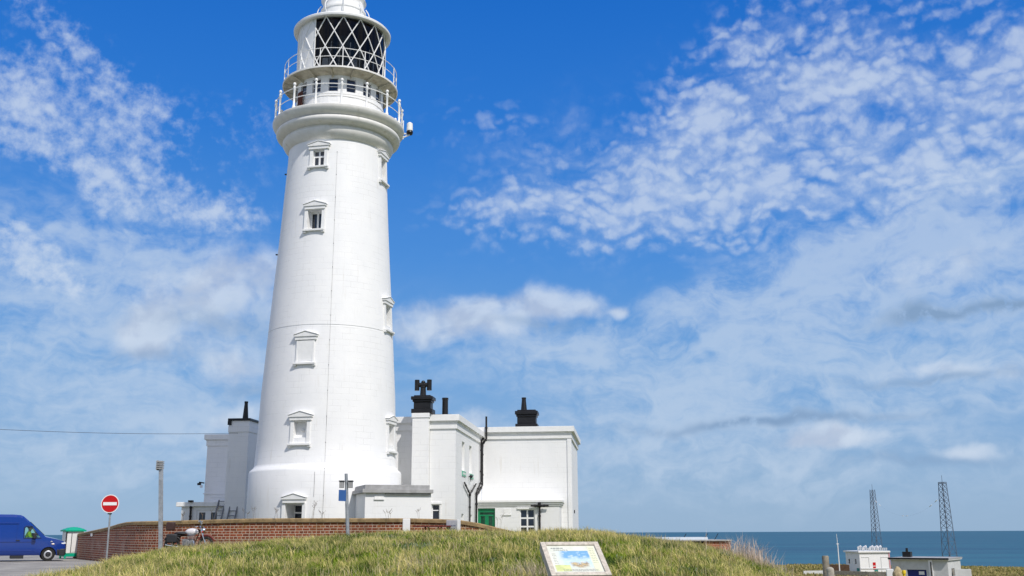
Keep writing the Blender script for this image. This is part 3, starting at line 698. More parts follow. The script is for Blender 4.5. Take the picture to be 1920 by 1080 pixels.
# house A, beside the tower; local origin = its front right corner
HA = house('house', -2.981, 53.5, 1.0, GRID, 'white flat-roofed two-storey house right against the tower, black cowled chimney on its front')
shell(HA, -1.37, 0, 0, 9.9, .9, 7.37, {'front': [(.14, .56, 1.95, 2.78, .16, False)],
      'right': [(2.1, 3.05, 4.62, 6.18, .30, True), (4.8, 5.75, 4.62, 6.18, .30, True), (2.1, 2.9, 1.4, 2.33, .3, True), (5.2, 6.0, 1.4, 2.33, .3, True)]})
shell(HA, -3.9, -1.372, .7, 9.9, .9, 7.36, name='wing_wall')
mb = MB(); mb.box(-2.25, -1.38, -.4, .69, .9, 7.22); mb.box(-2.29, -1.34, -.44, .6, 7.22, 7.46); mb.build('chimney_breast', M['render'], HA, smooth=False, bevel=.01)
ck = stack(HA, -2.33, -1.2, -.42, .5, 7.465, 8.42)
mb = MB(); chimney_pot(mb, -1.78, .0, 8.41, 8.95, .17, .14)
mb.cyl((-2.02, 0, 9.0), (-1.54, 0, 9.0), .12, n=12)
for s in (-1, 1): mb.cyl((-1.78+s*.33, 0, 8.70), (-1.78+s*.33, 0, 9.27), .13, n=14)
mb.ball((-1.78, 0, 9.12), .12, 8); mb.build('chimney_cowl', M['black'], ck)
mb = MB(); chimney_pot(mb, -.69, .6, 7.38, 8.36, .17, .155); mb.box(-1.2, -.3, .3, .9, 7.38, 7.46); mb.build('chimney_pot', M['black'], HA)
Pf = lambda a, o, z: (-1.37+a, -o, z)
frame_window(HA, Pf, .14, .56, 1.95, 2.78, -.1, [], [.62], .05, .05)
mb = MB(Pf); mb.box(.04, .66, .0, .06, 2.78, 2.87); mb.box(.06, .139, 0, .03, 1.8, 2.78); mb.box(.561, .64, 0, .03, 1.8, 2.78); mb.build('window_surround', M['trim'], HA, smooth=False)
Pr = lambda a, o, z: (o, a, z)          # right-hand wall: a runs away from the viewer
for k, a in enumerate((2.15, 5.0)):
    mb = MB(Pr); mb.box(a, a+1.25, .0, .04, 4.33, 4.60); s = mb.build('wall_sign', M['greensign'], HA, smooth=False)
    t = MB(Pr)
    for j in range(6): t.box(a+.12+j*.17, a+.23+j*.17, .041, .045, 4.42, 4.52)
    t.build('sign_lettering', M['frame'], s, smooth=False)
mb = MB(Pr); mb.ball((4.6, .14, 4.42), .10, 8); mb.tube([(4.6, 0, 4.4), (4.6, .14, 4.42)], .03); mb.cyl((4.6, .12, 4.34), (4.6, .12, 4.12), .03, .015, 6); mb.build('wall_lamp', M['black'], HA)
def pipes(parent, P, paths, r, name='downpipe'):
    for pts in paths:
        mb = MB(P); mb.tube(pts, r, 10)
        a = Vector(pts[0]); 
        for q in pts[1:]:
            q = Vector(q)
            mb2n = int((q-a).length/1.5)
            for i in range(mb2n+1):
                c = a.lerp(q, (i+.5)/(mb2n+1)); d = (q-a).normalized()*.05
                mb.tube([c-d, c+d], r*1.35, 10)
            a = q
        mb.build(name, M['pipe'], parent)
pipes(HA, Pr, [[(2.5, .09, 3.98), (4.45, .09, 3.46), (4.52, .09, 3.3)], [(6.95, .09, 4.12), (4.6, .09, 3.46), (4.52, .09, 3.3), (4.52, .09, 1.0)]], .045)
pipes(HA, Pr, [
               [(8.95, .3, 6.95), (8.95, .12, 6.85), (8.95, .11, 4.3), (8.3, .11, 4.1), (7.0, .11, 3.6), (6.9, .11, 1.0)],
               [(9.7, .32, 8.35), (9.7, .32, 6.95), (9.2, .3, 6.8), (9.4, .12, 6.6), (9.4, .12, 4.15), (8.2, .12, 3.75), (7.1, .12, 3.5)]], .06)
mb = MB(Pr)
for s in (3.98, 4.12): pass
# house B with single-storey front extension; local frame shared with A
HB = house('house', *(Vector((-2.981, 53.5, 1.0)) + Vector((.10627*10, .99434*10, 0))), GRID, 'white flat-roofed house at the right end, green door in its low front')
shell(HB, .0, 5.5, 0, 9.4, .9, 7.68, proud=.24)
shell(HB, .02, 4.9, -2, -.01, .9, 3.15, {'front': [(.02, 1.06, 1.0, 2.74, .22, False), (2.53, 3.41, 1.15, 2.67, .14, False)]}, name='extension_wall', cornice=False)
mb = MB(); mb.box(.02, 4.96, -2.05, 0, 2.84, 2.95); mb.box(.02, 5.02, -2.11, 0, 2.95, 3.06); mb.box(.02, 5.08, -2.17, -.005, 3.06, 3.2); mb.build('cornice', M['trim'], HB, smooth=False, bevel=.012)
mb = MB(); mb.box(5.3, 5.56, -.06, .2, 1, 6.95); mb.build('corner_pilaster', M['render'], HB, smooth=False, bevel=.01)
ck = stack(HB, 2.02, 3.42, .7, 1.8, 7.7, 8.87)
mb = MB(); chimney_pot(mb, 2.53, 1.2, 8.86, 9.68, .20, .13); mb.build('chimney_pot', M['black'], ck)
Pb = lambda a, o, z: (.02+a, -2-o, z)
dr = MB(Pb); dr.box(.02, .12, -.2, -.12, 1, 2.74); dr.box(.96, 1.06, -.2, -.12, 1, 2.74); dr.box(.12, .96, -.2, -.12, 2.5, 2.74); dr.box(.12, .96, -.19, -.13, 2.28, 2.36); dr.box(.5, .58, -.19, -.13, 1, 2.28)
for a in (.12, .58): dr.box(a, a+.38, -.19, -.14, 1.0, 1.25); dr.box(a, a+.07, -.188, -.142, 1.25, 2.28); dr.box(a+.31, a+.38, -.188, -.142, 1.25, 2.28)
dr = dr.build('door', M['green'], HB, smooth=False, bevel=.006)
MB(Pb).box(.12, .96, -.178, -.172, 1.2, 2.52).build('pane', mat('green_dark_glass', (.01, .06, .035), .12, spec=.7), dr)
MB(Pb).cyl((.56, -.13, 1.75), (.56, -.05, 1.75), .03).build('handle', M['chrome'], dr)
frame_window(HB, Pb, 2.53, 3.41, 1.15, 2.67, -.08, [.5], [.34, .66], .09, .06)
mb = MB(Pb); mb.box(2.38, 3.56, 0, .07, 2.67, 2.77); mb.box(3.42, 3.58, 0, .025, 1.1, 2.67); mb.build('window_surround', M['trim'], HB, smooth=False)
mb = MB(Pb); mb.box(1.55, 1.97, 0, .03, 2.38, 2.72); mb.box(1.5, 2.02, 0, .05, 2.32, 2.379); mb.build('wall_plaque', M['trim'], HB, smooth=False)
pipes(HB, Pb, [[(3.71, .12, 2.86), (3.71, .1, 2.7), (3.71, .1, 1.0)], [(3.2, .2, 2.86), (3.71, .19, 2.84), (4.25, .2, 2.86)]], .055)
mb = MB(Pb); mb.box(3.62, 3.8, .18, .34, 2.84, 3.05); mb.build('rainwater_hopper', M['pipe'], HB, smooth=False)
MB().box(5.5, 5.56, 3, 3.15, 2.5, 2.7).build('air_vent', M['black'], HB, smooth=False)
# shed in front
SH = house('outbuilding', -6.645, 46.5, 1.0, R(18.9), 'low white flat-roofed outbuilding with grey roof edge at the foot of the tower', 'shed')
shell(SH, 0, 3.05, 0, 4.2, .9, 3.15, name='wall', cornice=False)
mb = MB(); mb.box(-.16, 3.12, -.16, 4.3, 3.10, 3.27); mb.box(-.02, 2.98, -.02, 4.2, 3.271, 3.47); mb.build('roof', M['lead'], SH, smooth=False, bevel=.015)
MB().box(.9, 3.0, -.09, -.001, 3.02, 3.098).build('gutter', M['lead'], SH, smooth=False)
mb = MB(); mb.box(.42, .85, -.03, -.001, 2.86, 3.02); mb.box(.40, .87, -.06, -.001, 2.80, 2.858); mb.build('wall_plaque', M['trim'], SH, smooth=False)
# house C, left behind the tower, with lean-to
HC = house('house', -17.6, 66, 1.0, GRID, 'shaded white house at the far left behind the tower')
shell(HC, -2.2, 3.2, 0, 8, .9, 7.58, proud=.18)
mb = MB(); mb.box(-2.26, 0, -.06, -.001, 3.8, 3.87); mb.box(-1.8, 0, -.05, -.001, 3.6, 3.64); mb.build('string_course', M['trim'], HC, smooth=False)
mb = MB(); mb.box(1.0, 2.25, -4.6, .0, .9, 7.27); mb.box(.97, 2.28, -4.63, .0, 7.27, 7.66); mb.box(1.0, 2.25, -4.6, .0, 7.66, 7.96); mb.build('chimney_breast', M['render'], HC, smooth=False, bevel=.01)
mb = MB(); mb.box(.93, 2.33, -4.68, .0, 7.96, 8.10); mb.box(.93, 1.15, -4.7, -4.4, 7.7, 7.96); cc = mb.build('chimney', M['black'], HC, smooth=False, bevel=.02)
mb = MB(); chimney_pot(mb, 1.88, -4.3, 8.08, 9.15, .18, .10); mb.build('chimney_pot', M['black'], cc)
shell(HC, -1.0-.75, .998, -4.3, -.01, .9, 2.95, {'front': [(.95, 2.35, 1.0, 2.72, .12, False)]}, name='lean_to_wall', cornice=False)
mb = MB(); mb.box(-2.05, .998, -4.45, -.1, 2.92, 3.18); mb.build('lean_to_roof', M['trim'], HC, smooth=False, bevel=.02)
Pc = lambda a, o, z: (-1.75+a, -4.3-o, z)
frame_window(HC, Pc, .95, 2.35, 1.0, 2.72, -.08, [.5], [.45], .35, .15, fm=M['frame'])
pipes(HC, Pc, [[(.62, .12, 2.95), (.62, .1, 2.8), (.62, .1, 1.0)]], .06)
mb = MB(Pc); mb.box(.5, .75, .05, .3, 3.181, 3.28); mb.build('rainwater_hopper', M['pipe'], HC, smooth=False)
mb = MB(); mb.tube([(-2.2, -.1, 4.5), (-2.5, -.25, 4.55)], .04); mb.box(-2.56, -2.36, -.36, -.2, 4.36, 4.5); mb.build('security_camera', M['black'], HC, smooth=False)
MB().box(-2.38, -2.26, -.36, -.2, 4.2, 4.359).build('camera_housing', M['frame'], HC, smooth=False)
# ladders leaning on the lean-to
def ladder(x, y, w, h, lean, rz, tilt, label):
    L = empty('ladder', (x, y, 1.05), rz, label=label, cat='ladder', group='ladders leaning against the low shaded building'); OFF[L.name] = Vector((0, 0, 0))
    f = MB()
    P = lambda a, o, z: (a + z*tilt, o + z*lean, z)
    for s in (-1, 1): q = MB(P); q.box(s*w/2-.03, s*w/2+.03, -.04, .04, 0, h); q.build('ladder_rail', M['alu'], L, smooth=False)
    for i in range(int(h/.28)): q = MB(P); q.cyl((-w/2+.03, 0, .2+.28*i), (w/2-.03, 0, .2+.28*i), .02, n=6); q.build('rung', M['alu'], L)
ladder(-17.55, 60.9, .42, 2.25, .28, GRID, .10, 'grey metal ladder leaning at a slant, left of the two ladders')
ladder(-16.72, 60.8, .46, 2.3, .28, GRID, .08, 'grey metal ladder with closely spaced rungs beside the tall chimney wall')

# ------------------------------------------------------------------ brick boundary wall
def ribbon_wall(parent, pts, t, zb, mname, cap_h=.15, name='brickwork'):
    """pts (x, y, ztop); outward = towards the viewer"""
    mb = MB(); cp_ = MB(); n = len(pts); nor = []
    for i in range(n):
        a = Vector(pts[max(i-1, 0)][:2]); b = Vector(pts[min(i+1, n-1)][:2]); d = (b-a).normalized(); nor.append(Vector((d.y, -d.x)))
    s = 0
    def P(i, o, z): return (pts[i][0]+nor[i].x*o, pts[i][1]+nor[i].y*o, z)
    for i in range(n-1):
        l = (Vector(pts[i+1][:2])-Vector(pts[i][:2])).length
        a, b = pts[i][2]-cap_h, pts[i+1][2]-cap_h
        for o in (0, -t):
            mb.add([P(i, o, zb), P(i+1, o, zb), P(i+1, o, b), P(i, o, a)], [(0, 1, 2, 3)], [[(s, zb), (s+l, zb), (s+l, b), (s, a)]])
        e = .06
        A = [P(i, e, a), P(i+1, e, b), P(i+1, e, b+cap_h*.75), P(i, e, a+cap_h*.75), P(i+1, e-.05, b+cap_h), P(i, e-.05, a+cap_h), P(i+1, -t-e, b+cap_h), P(i, -t-e, a+cap_h), P(i+1, -t-e, b), P(i, -t-e, a)]
        cp_.add(A, [(0, 1, 2, 3), (3, 2, 4, 5), (5, 4, 6, 7), (7, 6, 8, 9), (9, 8, 1, 0)] + ([(0, 3, 5, 7, 9)] if i == 0 else []) + ([(1, 8, 6, 4, 2)] if i == n-2 else []))
        if i == 0: mb.add([P(0, 0, zb), P(0, -t, zb), P(0, -t, a), P(0, 0, a)], [(0, 1, 2, 3)], [[(0, zb), (t, zb), (t, a), (0, a)]])
        if i == n-2: mb.add([P(n-1, 0, zb), P(n-1, -t, zb), P(n-1, -t, b), P(n-1, 0, b)], [(0, 1, 2, 3)], [[(0, zb), (t, zb), (t, b), (0, b)]])
        s += l
    b_ = mb.build(name, M[mname], parent); cp_.build('coping', M['coping'], parent); return b_
BW = empty('brick_wall', (-10.9, 44, 0), label='long old red brick boundary wall with mossy stone coping below the tower', cat='wall')
OFF[BW.name] = Vector((-10.9, 44, 0))
wp = [(-25.3, 60.2, 1.34), (-23.6, 57.4, 1.45), (-21.9, 54.7, 1.57), (-20.17, 52, 1.70), (-18.9, 49.9, 1.83), (-17.9, 48.2, 1.89), (-17.1, 47.1, 1.90), (-16.2, 46.2, 1.90), (-15.2, 45.5, 1.90), (-14.1, 45.05, 1.91),
      (-12.5, 44.5, 1.94), (-10.9, 44.1, 1.97), (-8.9, 43.7, 1.96), (-6.96, 43.45, 1.95), (-5.4, 43.2, 1.94), (-4.3, 43.05, 1.93), (-3.2, 43.0, 1.90), (-2.25, 43.0, 1.86), (-1.4, 43.05, 1.72), (-.48, 43.1, 1.50), (.5, 43.2, 1.28), (1.6, 43.3, 1.1)]
bw = ribbon_wall(BW, wp, .35, -.1, 'brick', .16)
mb = MB(); mb.box(-22.5, -22.15, 54.75, 54.9, 1.3, 1.45)
pq = MB(lambda a, o, z: (-22.45 + a*.53 + o*-.85, 55.55 - a*.85 - o*.53, z)); pq.box(0, .36, -.0, .07, 1.24, 1.38); pq.build('wall_vent', M['trim'], BW, smooth=False)
# white gate pier, pale inscribed stone, picnic table
def simple_block(name, x, y, w, d, z0, z1, rz, m, label, cat, bevel=.02):
    mb = MB(); mb.box(-w/2, w/2, -d/2, d/2, 0, z1-z0); o = mb.build(name, m, None, smooth=False, bevel=bevel); o.location = (x, y, z0); o.rotation_euler.z = rz; return tag(o, label, cat)
simple_block('gate_pier', -4.36, 42.55, .30, .30, .9, 1.91, R(4), M['trim'], 'short square white painted pier standing against the brick wall', 'pillar', .025)
ST = empty('inscribed_stone', (-2.43, 42.3, 1.0), R(-14), label='pale grey inscribed stone block with white side against the brick wall', cat='stone'); OFF[ST.name] = Vector((0, 0, 0))
mb = MB(); mb.box(-.26, .2, -.13, .13, -.1, .84); mb.build('stone_block', M['slab'], ST, smooth=False, bevel=.02)
mb = MB(); mb.box(.2, .27, -.14, .14, -.1, .85); mb.build('side_slab', M['trim'], ST, smooth=False, bevel=.01)
mb = MB()
for z in (.62, .5, .38):
    x = -.2
    while x < .12:
        w = random.uniform(.03, .08); mb.box(x, x+w, -.136, -.13, z-.02, z+.02); x += w+.025
mb.build('inscription', mat('carved_letter_grey', (.12, .13, .2), .7), ST, smooth=False)
PT = empty('picnic_table', (-3.25, 41.9, 1.05), R(3), label='dark red wooden picnic table half hidden by grass before the brick wall', cat='picnic table'); OFF[PT.name] = Vector((0, 0, 0))
MB().box(-.75, .75, -.35, .35, .52, .57).build('table_top', M['redpaint'], PT, smooth=False, bevel=.01)
for s in (-1, 1):
    MB().box(-.75, .75, s*.7-.13, s*.7+.13, .25, .29).build('bench', M['redpaint'], PT, smooth=False, bevel=.01)
for s in (-.22, .3):
    for t in (-1, 1): MB().tube([(s+t*.22, t*.6, -.15), (s+t*.05, t*.15, .52)], .035, 6).build('leg', M['redpaint'], PT)

# ------------------------------------------------------------------ street furniture
def place(name, px, py, Y, **k): p = at(px, py, Y); return p
# no-entry sign
b, t_ = at(199, 1052, 44), at(206.5, 944.5, 44)
NE = empty('no_entry_sign', (b.x, 44, float(ground(b.x, 44))-.05), label='round red no entry sign with white bar on a slim leaning grey pole', cat='road sign'); OFF[NE.name] = Vector((b.x, 44, float(ground(b.x, 44))-.05))
MB().cyl((b.x, 44.05, -.1), (t_.x+.01, 44.05, t_.z+.1), .038, n=10).build('pole', M['steel'], NE)
def ydisc(c, r0, r1, y0, y1, n=48):
    mb = MB(); vs = []
    for y in (y0, y1):
        for r in (r0, r1):
            vs += [(c[0]+max(r, .0005)*cos(2*pi*i/n), y, c[1]+max(r, .0005)*sin(2*pi*i/n)) for i in range(n)]
    def q(k, i): return k*n+i % n
    fs = []
    for i in range(n): fs += [(q(0,i), q(1,i), q(1,i+1), q(0,i+1)), (q(2,i), q(2,i+1), q(3,i+1), q(3,i)), (q(1,i), q(3,i), q(3,i+1), q(1,i+1)), (q(0,i), q(0,i+1), q(2,i+1), q(2,i))]
    return mb.add(vs, fs)
tc_ = (t_.x, t_.z)
ydisc(tc_, 0, .385, 43.99, 44.0).build('sign_plate', M['white'], NE); ydisc(tc_, 0, .35, 43.984, 43.989).build('red_disc', M['red'], NE)
mb = MB(); mb.box(tc_[0]-.29, tc_[0]+.29, 43.977, 43.983, tc_[1]-.065, tc_[1]+.065); mb.build('white_bar', M['white'], NE, smooth=False)
mb = MB(); mb.box(tc_[0]-.07, tc_[0]+.07, 44.0, 44.1, tc_[1]-.3, tc_[1]-.2); mb.box(tc_[0]-.07, tc_[0]+.07, 44.0, 44.1, tc_[1]-.44, tc_[1]-.38); mb.build('clamp', M['plastic'], NE, smooth=False)
# tall square post
b, t_ = at(301, 1046, 39.5), at(302, 864, 39.5)
PP = empty('tall_post', (b.x, 39.5, float(ground(b.x, 39.5))-.1), label='tall plain grey steel post with a small ribbed fitting on top', cat='post'); OFF[PP.name] = PP.location.copy()
z0_ = float(PP.location.z); mb = MB(lambda x, y, z: (b.x + x + (t_.x-b.x)*(z-z0_)/(t_.z-z0_), y, z)); mb.box(-.068, .068, 39.43, 39.57, z0_, t_.z); mb.build('pole', M['steel'], PP, smooth=False, bevel=.01)
mb = MB()
b = t_
for i in range(5): mb.box(b.x-.14, b.x+.09, 39.36, 39.64, t_.z-.05-i*.065, t_.z-.015-i*.065)
mb.box(b.x-.13, b.x-.09, 39.38, 39.62, t_.z-.36, t_.z+.01); mb.build('ribbed_fitting', M['lead'], PP, smooth=False)
# post with boxes and blue sign
b, t_ = at(653, 1000, 40), at(649, 888, 40)
P2 = empty('signpost', (b.x, 40, float(ground(b.x, 40))-.1), label='slim grey post carrying two small lamp boxes and a small blue sign', cat='signpost'); OFF[P2.name] = P2.location.copy()
MB().cyl((b.x, 40, P2.location.z), (t_.x, 40, t_.z), .075, .06, 10).build('pole', M['steel'], P2)
zc = at(649, 908, 40).z; xc = at(649, 908, 40).x
for s in (-1, 1):
    mb = MB(); mb.box(xc+s*.17-.08, xc+s*.17+.08, 39.9, 40.1, zc-.14, zc+.1); q = mb.build('lamp_box', M['lead'], P2, smooth=False, bevel=.01)
    MB().box(xc+s*.17-.1, xc+s*.17+.1, 39.88, 40.12, zc+.101, zc+.14).build('lid', M['plastic'], q, smooth=False)
zc = at(647, 930, 40).z
sg = MB(lambda a, o, z: (xc+.02-a*.5-o*.86, 39.9-a*.86+o*.5, z)); sg.box(.0, .42, -.01, .01, zc-.2, zc+.22); q = sg.build('blue_sign', M['bluesign'], P2, smooth=False)
tx = MB(sg.P)
for z in (.12, .04, -.04, -.12): tx.box(.06, .36, .0101, .014, zc+z-.012, zc+z+.02)
tx.build('sign_lettering', M['frame'], q, smooth=False)

# booth behind the van
p = at(134, 1047, 59.2)
KB = empty('booth', (p.x-.12, 59.4, 0), R(38), label='small white booth with green domed roof and green base beyond the van', cat='booth'); OFF[KB.name] = Vector((0, 0, 0))
mb = MB(); mb.box(-.46, .46, -.46, .46, .3, 1.50); mb.build('cabinet', M['kwhite'], KB, smooth=False, bevel=.03)
mb = MB()
for sx in (-1, 1):
    for sy in (-1, 1): mb.box(sx*.46-.05, sx*.46+.05, sy*.46-.05, sy*.46+.05, 0, .34)
mb.box(-.5, .5, -.5, .5, .12, .3); mb.build('base', M['kgreen'], KB, smooth=False, bevel=.02)
mb = MB(); mb.box(-.56, .56, -.56, .56, 1.5, 1.58); n = 8
vs = [(x*.56, y*.56, 1.58+.17*(1-max(abs(x), abs(y))**2)) for x in np.linspace(-1, 1, n+1) for y in np.linspace(-1, 1, n+1)]
mb.add(vs, [(i*(n+1)+j, (i+1)*(n+1)+j, (i+1)*(n+1)+j+1, i*(n+1)+j+1) for i in range(n) for j in range(n)]); mb.build('roof', M['kgreen'], KB)
mb = MB(); mb.box(-.5, -.44, -.5, -.44, .3, 1.5); mb.box(-.2, -.17, -.485, -.461, .35, 1.4); mb.build('corner_post', M['plastic'], KB, smooth=False)

# ------------------------------------------------------------------ van
def van():
    V = empty('van', (-23.76, 55.35, 0), R(27), label='blue high-roofed panel van parked facing right, driver in yellow-green inside', cat='van'); OFF[V.name] = Vector((0, 0, 0))
    # local x: nose at 0, tail at -5.3; y: -.95 (near side) .. .95
    top = [(0.0, .80), (-.04, .92), (-.14, 1.0), (-.45, 1.10), (-.95, 1.22), (-1.02, 1.25), (-1.45, 1.66), (-1.80, 1.98), (-1.90, 2.07), (-2.12, 2.26), (-2.25, 2.32), (-2.6, 2.35), (-4.2, 2.36), (-5.1, 2.34), (-5.22, 2.25), (-5.27, 1.2)]
    xs = [p[0] for p in top]; st = []
    for x, zt in top:
        nose = min(1, max(0, (-x)/.5)); hw = .80 + .15*math.sqrt(min(1, -x/.55)) if x > -.55 else .95
        zb = .42 if x > -.06 else .30
        rows = []
        belt = min(1.16, zt-.02); up = zt
        hwtop = hw - .02 - .17*max(0, (zt-1.16))/1.2
        rows = [(hw-.06, zb), (hw, zb+.10), (hw+.015, min(.62, zt-.1)), (hw+.0, min(.85, zt-.05)), (hw-.015, min(belt, zt-.03))]
        for f in (.35, .7, .9): rows.append((hw-.02-(hw-.02-hwtop)*f, belt+(up-belt)*f - (.0 if f < .9 else .01)))
        rows.append((hwtop-.10, up-.005 if zt > 1.3 else up-.004)); rows.append((hwtop*.5, up+.02)); rows.append((0, up+.03))
        st.append((x, rows))
    nr = len(st[0][1]); vs = []
    for x, rows in st:
        for y, z in rows: vs.append((x, -y, z))
        for y, z in reversed(rows[:-1]): vs.append((x, y, z))
    m = 2*nr-1; fs = []
    for i in range(len(st)-1):
        for k in range(m): fs.append((i*m+k, i*m+(k+1) % m, (i+1)*m+(k+1) % m, (i+1)*m+k))
    fs += [tuple(range(m)), tuple(reversed(range((len(st)-1)*m, len(st)*m)))]
    body = MB().add(vs, fs).build('body', M['van'], V)
    cut = []
    def cutter(mb, nm):
        me = bpy.data.meshes.new(nm); me.from_pydata([tuple(v) for v in mb.v], [], mb.f)
        import bmesh; bm = bmesh.new(); bm.from_mesh(me); bmesh.ops.recalc_face_normals(bm, faces=bm.faces); bm.to_mesh(me); bm.free()
        o = bpy.data.objects.new(nm, me); C.objects.link(o); o.parent = V; cut.append(o); md = body.modifiers.new('cut', 'BOOLEAN'); md.operation = 'DIFFERENCE'; md.object = o; md.solver = 'EXACT'
    WIN = [(-1.25, 1.20), (-2.0, 1.18), (-2.0, 1.66), (-1.94, 1.72), (-1.76, 1.73), (-1.66, 1.70)]
    c = MB(); c.prism(WIN, -1.2, 1.2); cutter(c, 'cut_window')
    c = MB(); c.prism([(-1.3, .95), (-2.2, .95), (-2.2, 1.8), (-2.05, 1.86), (-1.86, 1.80), (-1.3, 1.36)], -.80, .80); cutter(c, 'cut_cab')
    for sx in (-.81, -4.05):
        c = MB(); c.cyl((sx, -1.2, .33), (sx, -.62, .33), .39, n=28); cutter(c, 'cut_arch'); c = MB(); c.cyl((sx, .62, .33), (sx, 1.2, .33), .39, n=28); cutter(c, 'cut_arch')
    bpy.context.view_layer.update(); dg = bpy.context.evaluated_depsgraph_get()
    me = bpy.data.meshes.new_from_object(body.evaluated_get(dg)); body.modifiers.clear(); body.data = me
    me.polygons.foreach_set('use_smooth', [True]*len(me.polygons)); me.set_sharp_from_angle(angle=R(30))
    for o in cut: bpy.data.objects.remove(o)
    for s in (-1, 1):
        MB().prism([(x-.003*0, z) for x, z in [(-1.24, 1.19), (-2.01, 1.17), (-2.01, 1.67), (-1.94, 1.73), (-1.76, 1.74), (-1.65, 1.71)]], s*.905-.004, s*.905+.004).build('side_window', M['vanglass'], V, smooth=False)
        # trims and mirror
    mb = MB()
    mb.tube([(-1.2, -.94, 1.165), (-2.03, -.94, 1.145), (-2.04, -.915, 1.69), (-1.96, -.90, 1.76), (-1.76, -.90, 1.77), (-1.62, -.905, 1.73)], .017, 6); mb.build('window_seal', M['plastic'], V)
    mb = MB(); wsh = [(-1.08, 1.285), (-1.93, 1.955)]
    mb.add([(-1.06, -.76, 1.292), (-1.06, .76, 1.292), (-1.78, .68, 1.965), (-1.78, -.68, 1.965)], [(0, 1, 2, 3)])
    mb.v = [(x+.012, y, z+.022) for x, y, z in mb.v]; ws = mb.build('windscreen', M['glass'], V, smooth=False); sd = ws.modifiers.new('solid', 'SOLIDIFY'); sd.thickness = .02
    mb = MB(); mb.box(-.33, -.0, -.92, .92, .26, .62); mb.box(-.42, -.3, -.955, -.85, .27, .60); mb.box(-.42, -.3, .85, .955, .27, .60); mb.box(-.1, .04, -.78, .78, .3, .70); mb.build('bumper', M['plastic'], V, bevel=.05)
    mb = MB(); mb.box(-.03, .012, -.45, .45, .74, .9); mb.build('grille', M['plastic'], V, bevel=.01)
    for s in (-1, 1):
        mb = MB(); mb.ball((-.2, s*.74, .88), .1, 10, (2.2, 1.5, .95)); mb.build('headlight', mat('headlight_lens', (.8, .82, .84), .08, coat=.8), V)
        mb = MB(); mb.box(-1.62, -1.44, s*1.13-.1, s*1.13+.1, 1.13, 1.42); q = mb.build('wing_mirror', M['plastic'], V, bevel=.04); MB().box(-1.54, -1.48, s*.98-.09, s*.98+.09, 1.16, 1.22).build('mirror_arm', M['plastic'], q)
        mb = MB(); mb.box(-2.38, -2.2, s*.965-.02, s*.965+.02, 1.03, 1.07); mb.build('handle', M['plastic'], V, bevel=.01)
        for x in (-.81, -4.05):
            w = MB(); w.lathe([(.001, -.1), (.24, -.1), (.31, -.11), (.33, -.06), (.33, .06), (.31, .11), (.2, .11), (.19, .06), (.001, .05)], 32)
            w.v = [(x+a, s*(.82+c_), .33+b_) for a, b_, c_ in w.v]; q = w.build('wheel', M['tyre'], V)
            w = MB(); w.lathe([(.12, .085), (.14, .118), (.20, .108), (.215, .10), (.12, .06)], 28); w.v = [(x+a, s*(.82+c_), .33+b_) for a, b_, c_ in w.v]; w.build('rim', M['rim'], q)
            w = MB(); w.lathe([(.001, .09), (.05, .12), (.06, .1), (.12, .07)], 12); w.v = [(x+a, s*(.82+c_), .33+b_) for a, b_, c_ in w.v]; w.build('hub_cap', M['plastic'], q)
            a = MB(); a.tube([(x+.40*cos(t), s*.958, .33+.40*sin(t)) for t in np.linspace(-.1, pi+.1, 20)], .022, 6); a.build('wheel_arch_trim', M['van'], V)
    mb = MB(); mb.box(-2.55, -1.95, -.93, .93, .14, .30); mb.build('step_box', M['plastic'], V)
    mb = MB()
    for z in (.98, 0.52, 1.92): mb.tube([(-2.3 if z > 1.1 else -1.45, -.958 + (.07 if z > 1.5 else 0), z), (-5.2, -.958 + (.07 if z > 1.5 else 0), z)], .014, 6)
    mb.tube([(-2.36, -.95, .45), (-2.36, -.95, 1.15), (-2.36, -.90, 1.9)], .006, 4); mb.tube([(-3.6, -.957, .45), (-3.6, -.95, 1.2), (-3.6, -.85, 1.95)], .006, 4); mb.build('side_rib', M['van'], V)
    mb = MB(); mb.ball((-.62, -.965, .86), .035, 6, (2.2, .5, 1)); mb.build('indicator_lamp', mat('indicator_lens', (.85, .75, .65), .2), V)
    mb = MB(); mb.ball((-.70, -.968, .98), .03, 6, (2., .4, 1)); mb.build('badge', M['chrome'], V)
    mb = MB(); mb.box(-2.16, -2.06, -.7, .7, .96, 1.72); mb.box(-2.1, -1.7, -.75, .75, .9, 1.0); mb.build('seat', M['plastic'], V, bevel=.04)
    return V
VAN = van()
# driver, seated
def person(name, joints, edges, radii, loc, rz, label):
    me = bpy.data.meshes.new(name); me.from_pydata(joints, edges, []); o = bpy.data.objects.new(name, me); C.objects.link(o)
    sk = o.modifiers.new('skin', 'SKIN'); sk.use_smooth_shade = True
    sv_ = me.skin_vertices[0].data if me.skin_vertices else None
    if sv_ is None:
        bm_ = None
    for i, r in enumerate(radii): me.skin_vertices[0].data[i].radius = (r, r) if not isinstance(r, tuple) else r
    me.skin_vertices[0].data[0].use_root = True
    sub = o.modifiers.new('sub', 'SUBSURF'); sub.levels = 2; sub.render_levels = 2
    bpy.context.view_layer.update(); dg = bpy.context.evaluated_depsgraph_get()
    m2 = bpy.data.meshes.new_from_object(o.evaluated_get(dg)); bpy.data.objects.remove(o)
    m2.polygons.foreach_set('use_smooth', [True]*len(m2.polygons)); return m2
def add_skin_layer(mesh):
    import bmesh
    bm = bmesh.new(); bm.from_mesh(mesh); bm.verts.layers.skin.verify(); bm.to_mesh(mesh); bm.free()
